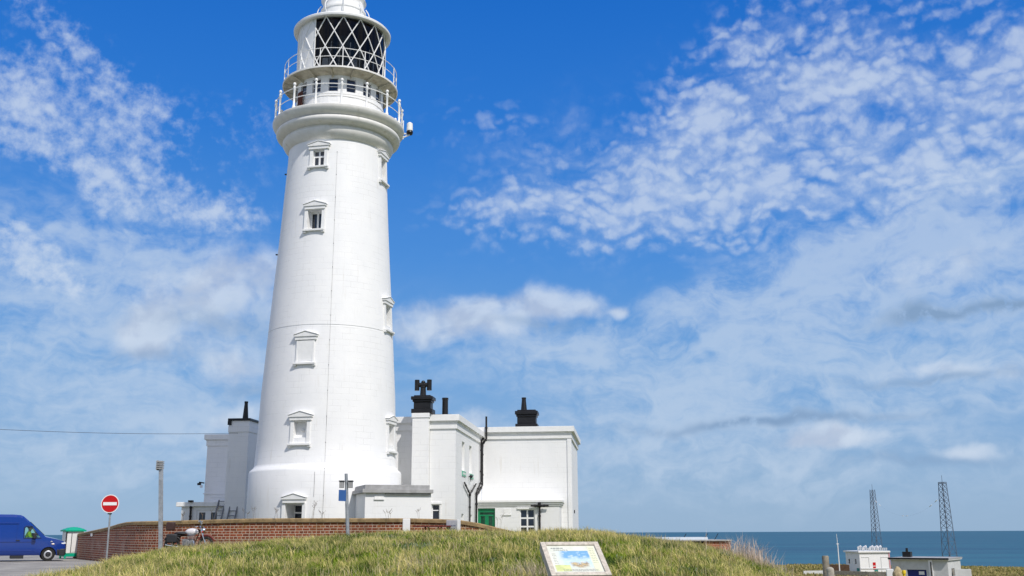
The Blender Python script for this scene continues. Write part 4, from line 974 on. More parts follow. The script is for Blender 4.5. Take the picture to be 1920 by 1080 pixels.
def skin_mesh(name, joints, edges, radii, m):
    me = bpy.data.meshes.new(name); me.from_pydata(joints, edges, []); add_skin_layer(me)
    o = bpy.data.objects.new(name, me); C.objects.link(o); o.modifiers.new('skin', 'SKIN').use_smooth_shade = True
    for i, r in enumerate(radii): me.skin_vertices[0].data[i].radius = r if isinstance(r, tuple) else (r, r)
    me.skin_vertices[0].data[0].use_root = True
    sub = o.modifiers.new('sub', 'SUBSURF'); sub.levels = 2; sub.render_levels = 2
    bpy.context.view_layer.update(); dg = bpy.context.evaluated_depsgraph_get()
    m2 = bpy.data.meshes.new_from_object(o.evaluated_get(dg)); bpy.data.objects.remove(o)
    m2.polygons.foreach_set('use_smooth', [True]*len(m2.polygons)); m2.materials.clear(); m2.materials.append(m); return m2
# local: facing +x, hip at origin
J = [(0, 0, .08), (-.03, 0, .26), (-.02, 0, .44), (.0, 0, .53), (.02, 0, .62), (.03, 0, .70), (.03, 0, .78),
     (-.02, -.17, .47), (.06, -.22, .24), (.28, -.17, .26), (.36, -.15, .28), (-.02, .17, .47), (.06, .22, .24), (.28, .17, .26), (.36, .15, .28),
     (.2, -.1, .06), (.45, -.11, .09), (.55, -.11, -.25), (.62, -.11, -.36), (.2, .1, .06), (.45, .11, .09), (.55, .11, -.25), (.62, .11, -.36)]
Ed = [(0,1),(1,2),(2,3),(3,4),(4,5),(5,6),(2,7),(7,8),(8,9),(9,10),(2,11),(11,12),(12,13),(13,14),(0,15),(15,16),(16,17),(17,18),(0,19),(19,20),(20,21),(21,22)]
Rr = [(.13,.15),(.12,.16),(.11,.16),.055,.075,.095,.07,.07,.048,.036,.04,.07,.048,.036,.04,.085,.065,.045,.05,.085,.065,.045,.05]
pm = skin_mesh('person', J, Ed, Rr, M['skin'])
drv = bpy.data.objects.new('person', pm); C.objects.link(drv)
drv.matrix_world = VAN.matrix_basis @ Matrix.Translation((-1.78, -.55, .90)) @ Matrix.Diagonal((1.1, 1.1, 1.1, 1)); tag(drv, 'driver in a bright yellow-green hi-vis jacket sitting inside the blue van', 'person')
jm = skin_mesh('jacket', [J[i] for i in (0,1,2,7,8,9,11,12,13)] + [(-.0, 0, .5)], [(0,1),(1,2),(2,3),(3,4),(4,5),(2,6),(6,7),(7,8),(2,9)], [(.16,.18),(.15,.185),(.135,.185),.092,.07,.055,.092,.07,.055,.075], M['hivis'])
jk = bpy.data.objects.new('jacket', jm); C.objects.link(jk); jk.parent = drv
hm = MB(); hm.ball((.015, 0, .735), .105, 12, (1.02, .84, .92)); q = hm.build('hair', M['hair'], None); q.data.transform(Matrix.Translation((-.02, 0, .015))); q.parent = drv
fa = MB()
for s in (-1, 1): fa.ball((.122, s*.033, .70), .013, 6)
q = fa.build('eyes', M['dark'], None); q.parent = drv
fa = MB(); fa.ball((.132, 0, .675), .02, 6, (1, .7, 1.4)); q = fa.build('nose', M['skin'], None); q.parent = drv
fa = MB(); fa.ball((.118, 0, .638), .02, 6, (.5, 1.3, .3)); q = fa.build('mouth', M['red'], None); q.parent = drv

# ------------------------------------------------------------------ motorcycle
def motorcycle():
    bx = -13.47; by = 43.35; bz = float(ground(bx, by)) - .03
    B = empty('motorcycle', (bx, by, bz), R(6), label='parked touring motorcycle with chrome engine and black top box before the brick wall', cat='motorcycle'); OFF[B.name] = Vector((0, 0, 0)); B.scale = (.92, .92, 1.0)
    for x in (-.72, .76):
        w = MB(); w.tube([(x+.29*cos(t), 0, .34+.29*sin(t)) for t in np.linspace(0, 2*pi, 28, endpoint=False)], .06, 8, closed=True); q = w.build('wheel', M['tyre'], B)
        s = MB(); s.tube([(x+.235*cos(t), 0, .34+.235*sin(t)) for t in np.linspace(0, 2*pi, 28, endpoint=False)], .018, 6, closed=True)
        for k in range(6): s.tube([(x, 0, .34), (x+.23*cos(k*pi/3), 0, .34+.23*sin(k*pi/3))], .014, 5)
        s.cyl((x, -.07, .34), (x, .07, .34), .05, n=12); s.build('rim', M['rim'], q)
        f = MB(); f.tube([(x+.38*cos(t), 0, .34+.38*sin(t)) for t in np.linspace(.5, 2.6, 10)], .05, 6); f.build('mudguard', M['black'] if x < 0 else M['redpaint'], B)
    e = MB(); e.box(-.25, .25, -.16, .16, .30, .58)
    for k in range(5): e.box(-.05, .28, -.2, .2, .56+k*.035, .575+k*.035)
    e.cyl((-.05, -.2, .42), (-.05, .2, .42), .13, n=16); e.cyl((.15, -.18, .45), (.15, .18, .45), .1, n=16); e.build('engine', mat('engine_alloy', (.30, .30, .31), .45, .6, var=.4, vscale=14), B, bevel=.01)
    e = MB(); e.tube([(.25, -.16, .5), (.3, -.2, .3), (.0, -.22, .2), (-.4, -.24, .24)], .03, 8); e.cyl((-.35, -.24, .24), (-.95, -.26, .34), .05, .06, 12); e.build('exhaust', M['chrome'], B)
    e = MB(); e.ball((.12, 0, .86), .2, 12, (1.5, .75, .75)); e.build('fuel_tank', mat('pale_tank_paint', (.62, .6, .62), .25, coat=.6), B)
    e = MB(); e.ball((-.35, 0, .80), .2, 10, (1.6, .7, .35)); e.build('saddle', M['plastic'], B)
    e = MB(); e.box(-1.0, -.66, -.2, .2, .92, 1.26); e.build('top_box', mat('dark_box', (.05, .025, .022), .5), B, bevel=.04)
    for s in (-1, 1):
        e = MB(); e.box(-.92, -.45, s*.3-.09, s*.3+.09, .42, .78); e.build('pannier', M['plastic'], B, bevel=.05)
        e = MB(); e.tube([(.76, s*.09, .34), (.52, s*.09, .98)], .028, 8); e.build('fork', M['chrome'], B)
        e = MB(); e.tube([(.48, s*.1, 1.02), (.42, s*.33, 1.08), (.3, s*.4, 1.05)], .017, 6); e.build('handlebar', M['chrome'], B)
        e = MB(); e.tube([(.44, s*.3, 1.08), (.48, s*.36, 1.24)], .01, 5); e.ball((.47, s*.38, 1.27), .06, 8, (.4, 1.2, .8)); e.build('mirror', M['chrome'], B)
        e = MB(); e.ball((.62, s*.2, .86), .035, 8); e.build('indicator', M['red'], B)
    e = MB(); e.ball((.64, 0, .92), .11, 12, (.8, 1, 1)); e.build('headlight', M['chrome'], B)
    e = MB(); e.add([(.60, -.2, 1.0), (.60, .2, 1.0), (.42, .17, 1.34), (.42, -.17, 1.34)], [(0, 1, 2, 3)]); q = e.build('windshield', M['clear'], B, smooth=False); q.modifiers.new('s', 'SOLIDIFY').thickness = .008
    e = MB(); e.tube([(.50, 0, .95), (.1, 0, .72), (-.35, 0, .70), (-.72, 0, .34)], .03, 6); e.tube([(.48, 0, .92), (.25, 0, .35), (-.2, 0, .3), (-.72, 0, .34)], .025, 6); e.build('frame', M['black'], B)
motorcycle()

# ------------------------------------------------------------------ information board
def info_board():
    c = at(1067, 1015.5, 20.2); yaw = R(11.5)
    u = Vector((cos(yaw), sin(yaw), 0)); back = Vector((-sin(yaw), cos(yaw), 0)); til = R(33)
    dn = (-back*cos(til) - Vector((0, 0, 1))*sin(til)).normalized(); n = u.cross(-dn).normalized()
    g = float(ground(c.x, 19.8))
    B = empty('information_board', (c.x, 19.8, g), label='sloping information board with pale oak frame showing a blue and sandy picture', cat='information board'); OFF[B.name] = Vector((c.x, 19.8, g))
    P = lambda a, o, z: c + u*a + n*o + dn*z        # a across, o above the face, z down the slope
    wd, hg = 1.15, 1.08
    e = .10
    for nm, (a0, a1, z0, z1) in (('l', (-wd/2, -wd/2+e, 0, hg)), ('r', (wd/2-e, wd/2, 0, hg)), ('t', (-wd/2+e, wd/2-e, 0, e)), ('b', (-wd/2+e, wd/2-e, hg-e, hg))):
        mb = MB(P); mb.box(a0, a1, -.05, .0, z0, z1); mb.build('frame_rail', M['oak'], B, smooth=False, bevel=.008)
    mb = MB(P); mb.box(-wd/2+e-.02, wd/2-e+.02, -.045, -.03, e-.02, hg-e+.02); pn = mb.build('printed_panel', M['panel'], B, smooth=False)
    def pic():
        m = bpy.data.materials.new('panel_picture'); m.use_nodes = True; nt = m.node_tree; N = NT(nt); b = nt.nodes['Principled BSDF']; b.inputs['Roughness'].default_value = .4
        v = N.n('ShaderNodeUVMap').outputs[0]; x, y, _ = N.sep(v)
        w = N.m('ADD', y, N.m('MULTIPLY', N.m('SUBTRACT', N.noise(v, 4., 5, .6), .5), .7))
        cc = N.mix(N.ss(w, .25, .55), (.16, .36, .58), (.48, .62, .70))
        cc = N.mix(N.ss(N.noise(v, 5., 5, .6), .5, .65, 0., .6), cc, (.66, .74, .78))
        sand = N.m('MULTIPLY', N.ss(w, .62, .75), N.m('MULTIPLY', N.ss(x, .3, .42), N.ss(x, .95, .85)))
        cc = N.mix(sand, cc, N.mix(N.ss(N.noise(v, 9., 4, .6), .4, .6), (.55, .42, .22), (.28, .22, .16)))
        fade = N.m('MAXIMUM', N.ss(N.m('ADD', x, N.m('MULTIPLY', N.noise(v, 3., 4, .6), .3)), .42, .18), N.m('MULTIPLY', N.ss(w, .8, 1.), .9))
        cc = N.mix(fade, cc, (.62, .68, .62)); N.put(b.inputs['Base Color'], cc); return m
    pm_ = MB(P); a0, a1, z0, z1 = -.34, .30, .27, .82
    pm_.add([(a0, -.0285, z0), (a1, -.0285, z0), (a1, -.0285, z1), (a0, -.0285, z1)], [(0, 1, 2, 3)], [[(0, 0), (1, 0), (1, 1), (0, 1)]]); pm_.build('picture', pic(), pn, smooth=False)
    t = MB(P)
    def words(x0, x1, z, h, y=-.0275):
        x = x0
        while x < x1:
            w = min(random.uniform(.02, .07), x1-x); t.box(x, x+w, y-.001, y, z, z+h); x += w+.012
    words(-.40, -.16, .165, .028)
    for z in (.225, .25): words(-.36, -.08, z, .008)
    for k in range(9): words(.335, .43, .20+k*.055, .010)
    for z in (.86, .885, .91): words(-.30, .38, z, .009)
    for k in range(7): words(-.42, -.35, .36+k*.05, .009)
    t.build('panel_text', M['text'], pn, smooth=False)
    q = MB(P); q.box(-.43, -.14, -.0290, -.0283, .72, .92); q.build('green_corner', mat('pale_green_print', (.60, .66, .30), .4, var=.2, vscale=9), pn, smooth=False)
    q = MB(P); q.box(.32, .44, -.0290, -.0283, .13, .92); q.build('cream_column', mat('cream_print', (.68, .70, .50), .4), pn, smooth=False)
    for s in (-1, 1):
        a = c + u*s*.42 - back*.45; mb = MB(); mb.box(a.x-.06, a.x+.06, a.y-.06, a.y+.06, g-.2, .74); mb.build('leg', M['oak'], B, smooth=False, bevel=.01)
        mb = MB(P); x0, x1 = sorted((s*(wd/2-.04), s*(wd/2-.001))); mb.box(x0, x1, -.16, -.052, .02, hg-.02); mb.build('side_board', M['oak'], B, smooth=False)
    mb = MB(P); mb.box(-wd/2+.001, wd/2-.001, -.2, -.052, hg-.04, hg-.002); mb.build('front_board', mat('orange_oak', (.36, .22, .13), .8, var=.3, vscale=12), B, smooth=False)
info_board()

# ------------------------------------------------------------------ posts at the right
def round_post(px0, px1, py, Y, m, label, dome=False, name='wooden_post'):
    a, b_ = at(px0, py, Y), at(px1, py, Y); r = (b_.x-a.x)/2; x = (a.x+b_.x)/2; g = float(ground(x, Y))-.2
    prof_ = [(.001, a.z), (r*.85, a.z), (r, a.z-.02)] if not dome else [(.001, a.z)] + [(r*sin(t), a.z-r*.8+r*.8*cos(t)) for t in np.linspace(.2, pi/2, 7)]
    mb = MB(); mb.lathe(prof_+[(r*1.03, (a.z+g)/2), (r*1.05, g)], 20); 
    o = MB(); o.add([(p[0], p[1], p[2]-g) for p in mb.v], mb.f); o = o.build(name, m, None); o.location = (x, Y, g)
    return tag(o, label, 'post')
round_post(1541, 1553.5, 1042, 21, M['post'], 'weathered round wooden post standing behind the pale domed bollard')
round_post(1549, 1563, 1063, 20, M['concrete'], 'short pale concrete bollard with rounded top beside the wooden post', True, 'bollard')
p = at(1694.5, 1069, 60); mb = MB(); mb.lathe([(.001, 1.0), (.09, 1.0), (.11, .95), (.11, .8), (.08, .78), (.08, 0)], 12); o = mb.build('marker_post', M['yellow'], None); o.location = (p.x, 60, p.z-1.0); tag(o, 'small bright yellow marker post in front of the blue-doored building', 'post')

# ------------------------------------------------------------------ brick flat-roofed building behind the mound
BH = empty('brick_building', (9.6, 76, -2.26), R(4), label='low flat-roofed orange brick building showing just above the grassy mound', cat='building'); OFF[BH.name] = Vector((0, 0, 0))
def uvbox(mb, x0, x1, y0, y1, z0, z1):
    for (ax, ay, bx_, by_) in ((x0, y0, x1, y0), (x1, y0, x1, y1), (x1, y1, x0, y1), (x0, y1, x0, y0)):
        l = math.hypot(bx_-ax, by_-ay); mb.add([(ax, ay, z0), (bx_, by_, z0), (bx_, by_, z1), (ax, ay, z1)], [(0, 1, 2, 3)], [[(0, z0), (l, z0), (l, z1), (0, z1)]])
mb = MB(); uvbox(mb, 4.2, 6.1, -.8, 5, 0, 2.92); uvbox(mb, -3.2, 4.2, 0, 5, 0, 2.90); mb.build('brickwork', M['brick2'], BH, smooth=False)
mb = MB(); mb.box(-3.3, 6.2, -.95, 5.1, 2.93, 3.02); mb.build('roof', M['lead'], BH, smooth=False); mb = MB(); mb.box(-3.4, 4.19, -.3, 0, 2.76, 2.92); mb.build('eaves_beam', M['black'], BH, smooth=False)
mb = MB(); mb.box(-2.6, 4.8, .6, 3.5, 3.021, 3.2); mb.build('roof_light', mat('pale_roof_light', (.6, .66, .72), .2), BH, smooth=False)
for x in (3.0, 4.6, 5.4):
    mb = MB(); mb.cyl((x, 1, 3.0), (x+.3, 1, 3.45), .025, n=6); mb.build('roof_stay', M['pipe'], BH)

# ------------------------------------------------------------------ far buildings, masts
def azrot(a): return R(a)          # front normal turned a degrees from -Y towards +X
GB = empty('utility_building', (*at(1776, 1050, 128).xy, -6.2), R(-35), label='pale grey flat-roofed building with dark blue garage door near the cliff', cat='building'); OFF[GB.name] = Vector((0, 0, -0.0))
zt = at(1776, 1046, 128).z + 5.9
mb = MB(); panel(mb, -6.7, 0, 1, 0, 6.7, -1, zt, [(1.85, 4.15, -1, zt-1.15, .3, False)]); panel(mb, 0, 0, 0, 1, 7.0, -1, zt, [(1.8, 3.4, zt-1.9, zt-1.0, .2, True)]); panel(mb, 0, 7, -1, 0, 6.7, -1, zt); panel(mb, -6.7, 7, 0, -1, 7, -1, zt)
mb.build('wall', M['greywall'], GB, smooth=False)
MB().box(-6.95, .25, -.35, 7.25, zt+.12, zt+.27).build('roof', M['lead'], GB, smooth=False); MB().box(-6.9, .2, -.3, 7.2, zt, zt+.118).build('fascia', M['frame'], GB, smooth=False)
MB().box(-6.97, .25, -.39, -.351, zt+.08, zt+.28).build('gutter', M['black'], GB, smooth=False)
dr = MB(); dr.box(-4.85, -2.55, .2, .28, -1, zt-1.15); dr = dr.build('garage_door', M['blue'], GB, smooth=False); MB().box(-3.5, -2.85, .17, .199, zt-1.75, zt-1.35).build('door_notice', M['frame'], dr, smooth=False)
MB().box(-2.2, -1.75, -.2, -.001, -1, zt-.01).build('pier', M['frame'], GB, smooth=False); MB().cyl((-1.9, -.27, -1), (-1.9, -.27, zt-.2), .07, n=8).build('downpipe', M['pipe'], GB)
MB().box(.001, .04, 1.9, 3.3, zt-1.85, zt-1.05).build('window', M['stone'], GB, smooth=False)
mb = MB(); mb.box(-5.9, -4.9, 2.5, 3.4, zt+.301, zt+.95); mb.lathe([(.17, zt+.95), (.14, zt+1.4), (.001, zt+1.4)], 10, c=(-5.4, 2.9)); mb.build('chimney', M['black'], GB, smooth=False)
p = at(1808, 1066, 128); simple_block('garden_wall', p.x+.2, 129, 1.9, .4, -6.5, p.z-.1, R(-10), M['greywall'], 'low whitewashed wall stub at the right of the grey building', 'wall')
FS = empty('signal_station', (*at(1612, 1050, 240).xy, -8.2), R(10), label='distant white square building with white railed roof and small red windows', cat='building'); OFF[FS.name] = Vector((0, 0, 0))
zt = at(1620, 1036, 240).z + 8.2
mb = MB(); panel(mb, 0, 0, 1, 0, 7.2, -1, zt); panel(mb, 7.2, 0, 0, 1, 6.5, -1, zt); panel(mb, 7.2, 6.5, -1, 0, 7.2, -1, zt); panel(mb, 0, 6.5, 0, -1, 6.5, -1, zt, [(1.2, 1.9, zt-2.6, zt-1.5, .2, False), (4.2, 4.9, zt-2.6, zt-1.5, .2, False)])
mb.build('wall', M['render'], FS, smooth=False)
MB().box(-.35, 7.55, -.35, 6.85, zt, zt+.35).build('roof', M['frame'], FS, smooth=False)
for k, x in enumerate((3.5, 3.5)): MB().box(x-.35, x+.35, -.05, -.001, zt-2.2-k*.9-.7, zt-2.2-k*.9).build('window', M['red'], FS, smooth=False)
for a in (1.6, 4.6): MB().box(.18, .22, 6.5-a-.35, 6.5-a+.35, zt-2.6, zt-1.5).build('window', M['glass'], FS, smooth=False)
MB().box(3.4, 4.3, -.05, -.001, -1, .9).build('door', M['teal'], FS, smooth=False); MB().box(-.05, -.001, .4, 1.6, -.5, 1.2).build('side_door', M['teal'], FS, smooth=False)
mb = MB(); mb.box(.4, 2.2, -.06, -.001, zt-1.1, zt-1.0); mb.box(5.2, 7.0, -.06, -.001, zt-1.1, zt-1.0); mb.box(2.2, 2.3, -.06, -.001, 1.4, zt-1.0); mb.box(5.2, 5.3, -.06, -.001, .4, zt-1.0); mb.box(.1, 7.2, -.1, -.001, 1.0, 1.2); mb.build('moulding', M['greywall'], FS, smooth=False)
MB().box(7.2, 7.5, -.1, .4, -1, zt).build('corner_post', mat('faded_pink_paint', (.6, .32, .34), .6), FS, smooth=False)
mb = MB(); rr = zt+.35
for i in range(15): x = -.2+i*.5; mb.box(x-.035, x+.035, -.24, -.17, rr, rr+.62)
mb.box(-.3, 6.9, -.26, -.14, rr+.55, rr+.64); mb.box(-.3, 6.9, -.26, -.14, rr+.28, rr+.34); mb.build('roof_railing', M['frame'], FS, smooth=False)
for i, x in enumerate((.6, 1.9, 3.6, 4.7, 5.6)):
    mb = MB(); mb.cyl((x, 1.5, rr), (x, 1.5, rr+.9), .15, n=8); mb.cyl((x-.3, 1.2, rr+.8), (x+.3, .6, rr+1.0), .1, .28, 12); mb.build('fog_horn', M['frame'], FS)
def lattice(parent, w0, w1, h, split):
    lg = MB()
    for sx in (-1, 1):
        for sy in (-1, 1): q = MB(); q.tube([(sx*w0/2, sy*w0/2, 0), (sx*w1/2, sy*w1/2, h)], .065, 5); q.build('mast_leg', M['mast'], parent)
    z = 0; br = MB()
    W_ = lambda z: (w0+(w1-w0)*z/h)/2
    flip = 1
    while z < h-.3:
        st_ = 2.4 if z < h*split else 1.05; z2 = min(h, z+st_); a, b_ = W_(z), W_(z2)
        cs = [(-1, -1), (1, -1), (1, 1), (-1, 1)]
        for i in range(4):
            c0, c1 = cs[i], cs[(i+1) % 4]
            br.tube([(c0[0]*a, c0[1]*a, z), (c1[0]*b_, c1[1]*b_, z2)], .04, 4)
            if z >= h*split: br.tube([(c1[0]*a, c1[1]*a, z), (c0[0]*b_, c0[1]*b_, z2)], .04, 4)
            br.tube([(c0[0]*b_, c0[1]*b_, z2), (c1[0]*b_, c1[1]*b_, z2)], .035, 4)
        z = z2
    br.build('lattice_bracing', M['mast'], parent)
    MB().tube([(0, 0, h), (0, 0, h+1.3)], .04, 5).build('aerial_tip', M['mast'], parent)
for (tx_, ty_, bx_, by_, Y, w0, w1, lab) in ((1634, 918, 1647, 1035, 255, 2.0, .8, 'dark lattice radio mast standing behind the distant white building'), (1767, 904, 1780, 1040, 200, 2.1, 1.0, 'tallest dark lattice radio mast rising behind the grey building')):
    t_, b_ = at(tx_, ty_, Y), at(by_ and bx_, by_, Y); gz = float(ground(b_.x, Y))
    Mx = empty('radio_mast', ((t_.x+b_.x)/2, Y, gz), R(24), label=lab, cat='radio mast', group='lattice radio masts by the cliff'); OFF[Mx.name] = Vector((0, 0, 0))
    lattice(Mx, w0, w1, t_.z-gz, .42)
    if Y == 255:
        mb = MB(); h = t_.z-gz
        for z, l in ((h*.93, .9), (h*.86, 1.1), (h*.52, 1.2)): mb.tube([(-.4, -.4, z), (-.4-l, -.4-l*.3, z-.5)], .05, 4); mb.tube([(-.4-l*.8, -.4-l*.3, z-.9), (-.4-l*.8, -.4-l*.3, z+.1)], .04, 4)
        mb.build('side_aerial', M['mast'], Mx)
a, b_ = at(1637, 935, 255), at(1765, 929, 200); pts = [a.lerp(b_, t)-Vector((0, 0, 16*t*(1-t))) for t in np.linspace(0, 1, 25)]
WA = MB(); WA.tube(pts, .004, 4); WA = WA.build('aerial_wire', M['mast'], None, loc=tuple(a)); tag(WA, 'sagging wire aerial with pale insulators strung between the two lattice masts', 'wire')
OFF[WA.name] = a
for t in (.05, .11, .47, .53, .86, .93):
    i = t; p0 = a.lerp(b_, t-.014)-Vector((0, 0, 16*(t-.014)*(1-t+.014))); p1 = a.lerp(b_, t+.014)-Vector((0, 0, 16*(t+.014)*(1-t-.014))); q = MB(); q.tube([p0, p1], .07, 6); q.build('insulator', M['frame'], WA)
b_, t_ = at(1573, 1052, 235), at(1569, 1001, 235); gz = float(ground(b_.x, 235)); mb = MB(); mb.cyl((0, 0, 0), (0, 0, b_.z-gz+ (t_.z-b_.z)*.62), .13, .10, 8); mb.cyl((0, 0, b_.z-gz+(t_.z-b_.z)*.62), (-.1, 0, t_.z-gz), .06, .04, 6); mb.box(-.3, .3, -.06, .06, b_.z-gz+(t_.z-b_.z)*.62, b_.z-gz+(t_.z-b_.z)*.62+.12)
o = mb.build('flagpole', M['frame'], None); o.location = (b_.x, 235, gz); tag(o, 'slender white pole standing against the sea left of the distant station', 'pole')
# low walls and fence around the station
def strip_wall(pts, h, t, m, name, label, cat):
    g0 = Vector((pts[0][0], pts[0][1], float(ground(*pts[0])))); mb = MB()
    for (x0, y0), (x1, y1) in zip(pts[:-1], pts[1:]):
        z0, z1 = float(ground(x0, y0)), float(ground(x1, y1)); d = Vector((x1-x0, y1-y0)).normalized(); n = Vector((d.y, -d.x))*t/2
        vs = [(x+s*n.x-g0.x, y+s*n.y-g0.y, z-g0.z) for x, y, z0_ in ((x0, y0, z0), (x1, y1, z1)) for s in (1, -1) for z in (z0_-.5, z0_+h)]
        mb.add(vs, [(0, 1, 3, 2), (4, 6, 7, 5), (0, 4, 5, 1), (2, 3, 7, 6), (1, 5, 7, 3), (0, 2, 6, 4)])
    o = mb.build(name, m, None, smooth=False); o.location = g0; return tag(o, label, cat)
strip_wall([(68.0, 225), (74, 219), (79, 216)], 1.1, .5, M['stone'], 'stone_wall', 'long low grey stone wall left of the distant white building', 'wall')
strip_wall([(80.5, 212), (88, 214)], 1.3, .5, M['stone'], 'stone_wall', 'low dark stone wall just in front of the distant white building', 'wall')
strip_wall([(71.5, 238), (75.5, 236)], 2.0, .3, mat('brown_timber', (.12, .07, .04), .8, var=.3), 'timber_fence', 'brown timber fence panel beside the foot of the white pole', 'fence')
strip_wall([(64, 232), (71.5, 236)], .8, .15, M['greywall'], 'low_rail_fence', 'pale low rail fence running left from the brown fence', 'fence')
p = at(1668, 1067, 118); simple_block('utility_cabinet', p.x, 118, .75, .6, float(ground(p.x, 118))-.1, p.z, R(-15), M['frame'], 'small white cabinet standing between the two far buildings', 'cabinet', .04)
p = at(1681, 1063, 112)
def rock(name, loc, r, m, label):
    mb = MB(); mb.ball((0, 0, 0), 1, 12); mb.v = [(x*r[0]*(1+.16*sin(7*x+3*z)), y*r[1]*(1+.15*cos(6*y+4*x)), z*r[2]*(1+.12*sin(8*z+5*y))) for x, y, z in mb.v]
    o = mb.build(name, m, None); o.location = loc; return tag(o, label, 'stone')
rock('boulder', (p.x+.1, 112, p.z-1.0), (.55, .5, .95), mat('buff_stone', (.42, .34, .20), .9, var=.3, vscale=4, bump=.5, bscale=9), 'buff coloured upright boulder at the left corner of the grey building')

# ------------------------------------------------------------------ overhead cable
a, b_ = at(0, 776, 50), at(446, 812, 61.2); d = (a-b_); a2 = b_+d*2.6; pts = [b_.lerp(a2, t)-Vector((0, 0, 3.2*t*(1-t))) for t in np.linspace(0, 1, 30)]
sag0 = Vector((0, 0, 0)); o = MB().tube(pts, .011, 5).build('overhead_cable', M['cable'], None, loc=tuple(b_)); tag(o, 'thin dark overhead cable crossing the sky to the left chimney', 'cable')

# ------------------------------------------------------------------ weeds along the wall top
def weed(x, y, z, h, seed, label, base=None):
    r = random.Random(seed); mb = MB()
    for k in range(r.randint(2, 4)):
        a = r.uniform(-.3, .3); hh = h*r.uniform(.55, 1); x0 = r.uniform(-.1, .1)
        pts = [(x0, 0, 0), (x0+a*hh*.4, r.uniform(-.03, .03), hh*.5), (x0+a*hh, r.uniform(-.05, .05), hh)]
        mb.tube(pts, .0045, 4)
        for j in range(r.randint(2, 4)):
            t = r.uniform(.4, .95); c = Vector(pts[1]).lerp(Vector(pts[2]), t) ; s = r.choice((-1, 1)); mb.tube([c, c+Vector((s*.07, 0, .08))], .004, 3)
            mb.ball(tuple(c+Vector((s*.07, 0, .09))), .009, 4)
    o = mb.build('dry_weed', WEED, None); o.location = (x, y, z); tag(o, label, 'weed', 'dry weeds sprouting along the brick wall'); return o
WEED = mat('dry_weed_stem', (.16, .12, .08), .9)
wl = [(345, 'beside the tall post'), (386, 'below the lean-to roof corner'), (405, 'below the left ladder'), (462, 'just left of the tower foot'), (478, 'where tower and chimney wall meet'), (520, 'under the left part of the tower'), (588, 'just right of the ground-floor window'), (607, 'under the conductor strip'), (790, 'in front of the outbuilding wall'), (935, 'at the low right end of the wall'), (730, 'right of the outbuilding plaque')]
for i, (px, where) in enumerate(wl):
    xs_ = [p[0] for p in wp]; 
    Yw = 44
    for _ in range(4): p = at(px, 972, Yw); Yw = float(np.interp(p.x, xs_, [q[1] for q in wp]))
    weed(p.x, Yw-.2, float(np.interp(p.x, xs_, [q[2] for q in wp]))-.03, [.42, .3, .55, .45, .5, .55, .75, .35, .55, .6, .4][i], i, 'thin dry brown weed on the brick wall '+where)

# ------------------------------------------------------------------ grass
def attr_mat(name, rough=.75, sheen=0):
    m = bpy.data.materials.new(name); m.use_nodes = True; nt = m.node_tree; N = NT(nt); b = nt.nodes['Principled BSDF']; b.inputs['Roughness'].default_value = rough; b.inputs['Specular IOR Level'].default_value = .25
    a = N.n('ShaderNodeAttribute'); a.attribute_name = 'tint'; N.put(b.inputs['Base Color'], a.outputs['Color'])
    tr = N.n('ShaderNodeBsdfTranslucent'); N.put(tr.inputs[0], a.outputs['Color']); mx = N.n('ShaderNodeMixShader'); mx.inputs[0].default_value = .3
    out = nt.nodes['Material Output']; nt.links.new(b.outputs[0], mx.inputs[1]); nt.links.new(tr.outputs[0], mx.inputs[2]); nt.links.new(mx.outputs[0], out.inputs[0]); return m
def blades(name, X, Y, L, wdt, col, lean, m, zoff=0):
    """tapered curved blades: 5 points, 3 faces each"""
    n = len(X); Z = ground(X, Y) - .02 + zoff
    az = rng.uniform(0, 2*pi, n); dx, dy = lean
    lx = dx + rng.normal(0, .40, n); ly = dy + rng.normal(0, .34, n)
    sx, sy = np.cos(az)*wdt/2, np.sin(az)*wdt/2
    v = np.zeros((n, 5, 3))
    mx, my, mz = X+lx*L*.25, Y+ly*L*.25, Z+L*.55
    hor = np.hypot(lx, ly); tx_, ty_, tz_ = X+lx*L*.95, Y+ly*L*.95, Z+L*np.clip(1.02-hor*.38, .35, 1)
    v[:, 0] = np.stack([X-sx, Y-sy, Z], 1); v[:, 1] = np.stack([X+sx, Y+sy, Z], 1)
    v[:, 2] = np.stack([mx-sx*.8, my-sy*.8, mz], 1); v[:, 3] = np.stack([mx+sx*.8, my+sy*.8, mz], 1); v[:, 4] = np.stack([tx_, ty_, tz_], 1)
    base = np.arange(n)[:, None]*5
    loops = np.concatenate([base+np.array([[0, 1, 3, 2]]), base+np.array([[2, 3, 4]])], 1).ravel().astype(np.int32)
    ls = (np.arange(n)[:, None]*7+np.array([[0, 4]])).ravel().astype(np.int32)
    me = bpy.data.meshes.new(name); me.vertices.add(n*5); me.vertices.foreach_set('co', v.astype(np.float32).ravel()); me.loops.add(len(loops)); me.loops.foreach_set('vertex_index', loops)
    me.polygons.add(len(ls)); me.polygons.foreach_set('loop_start', ls); me.update()
    at_ = me.color_attributes.new('tint', 'FLOAT_COLOR', 'POINT'); c4 = np.ones((n, 5, 4), np.float32); c4[:, :, :3] = col[:, None, :]
    c4[:, 4, :3] *= 1.15; at_.data.foreach_set('color', c4.ravel()); me.materials.append(m)
    o = bpy.data.objects.new(name, me); C.objects.link(o); return o
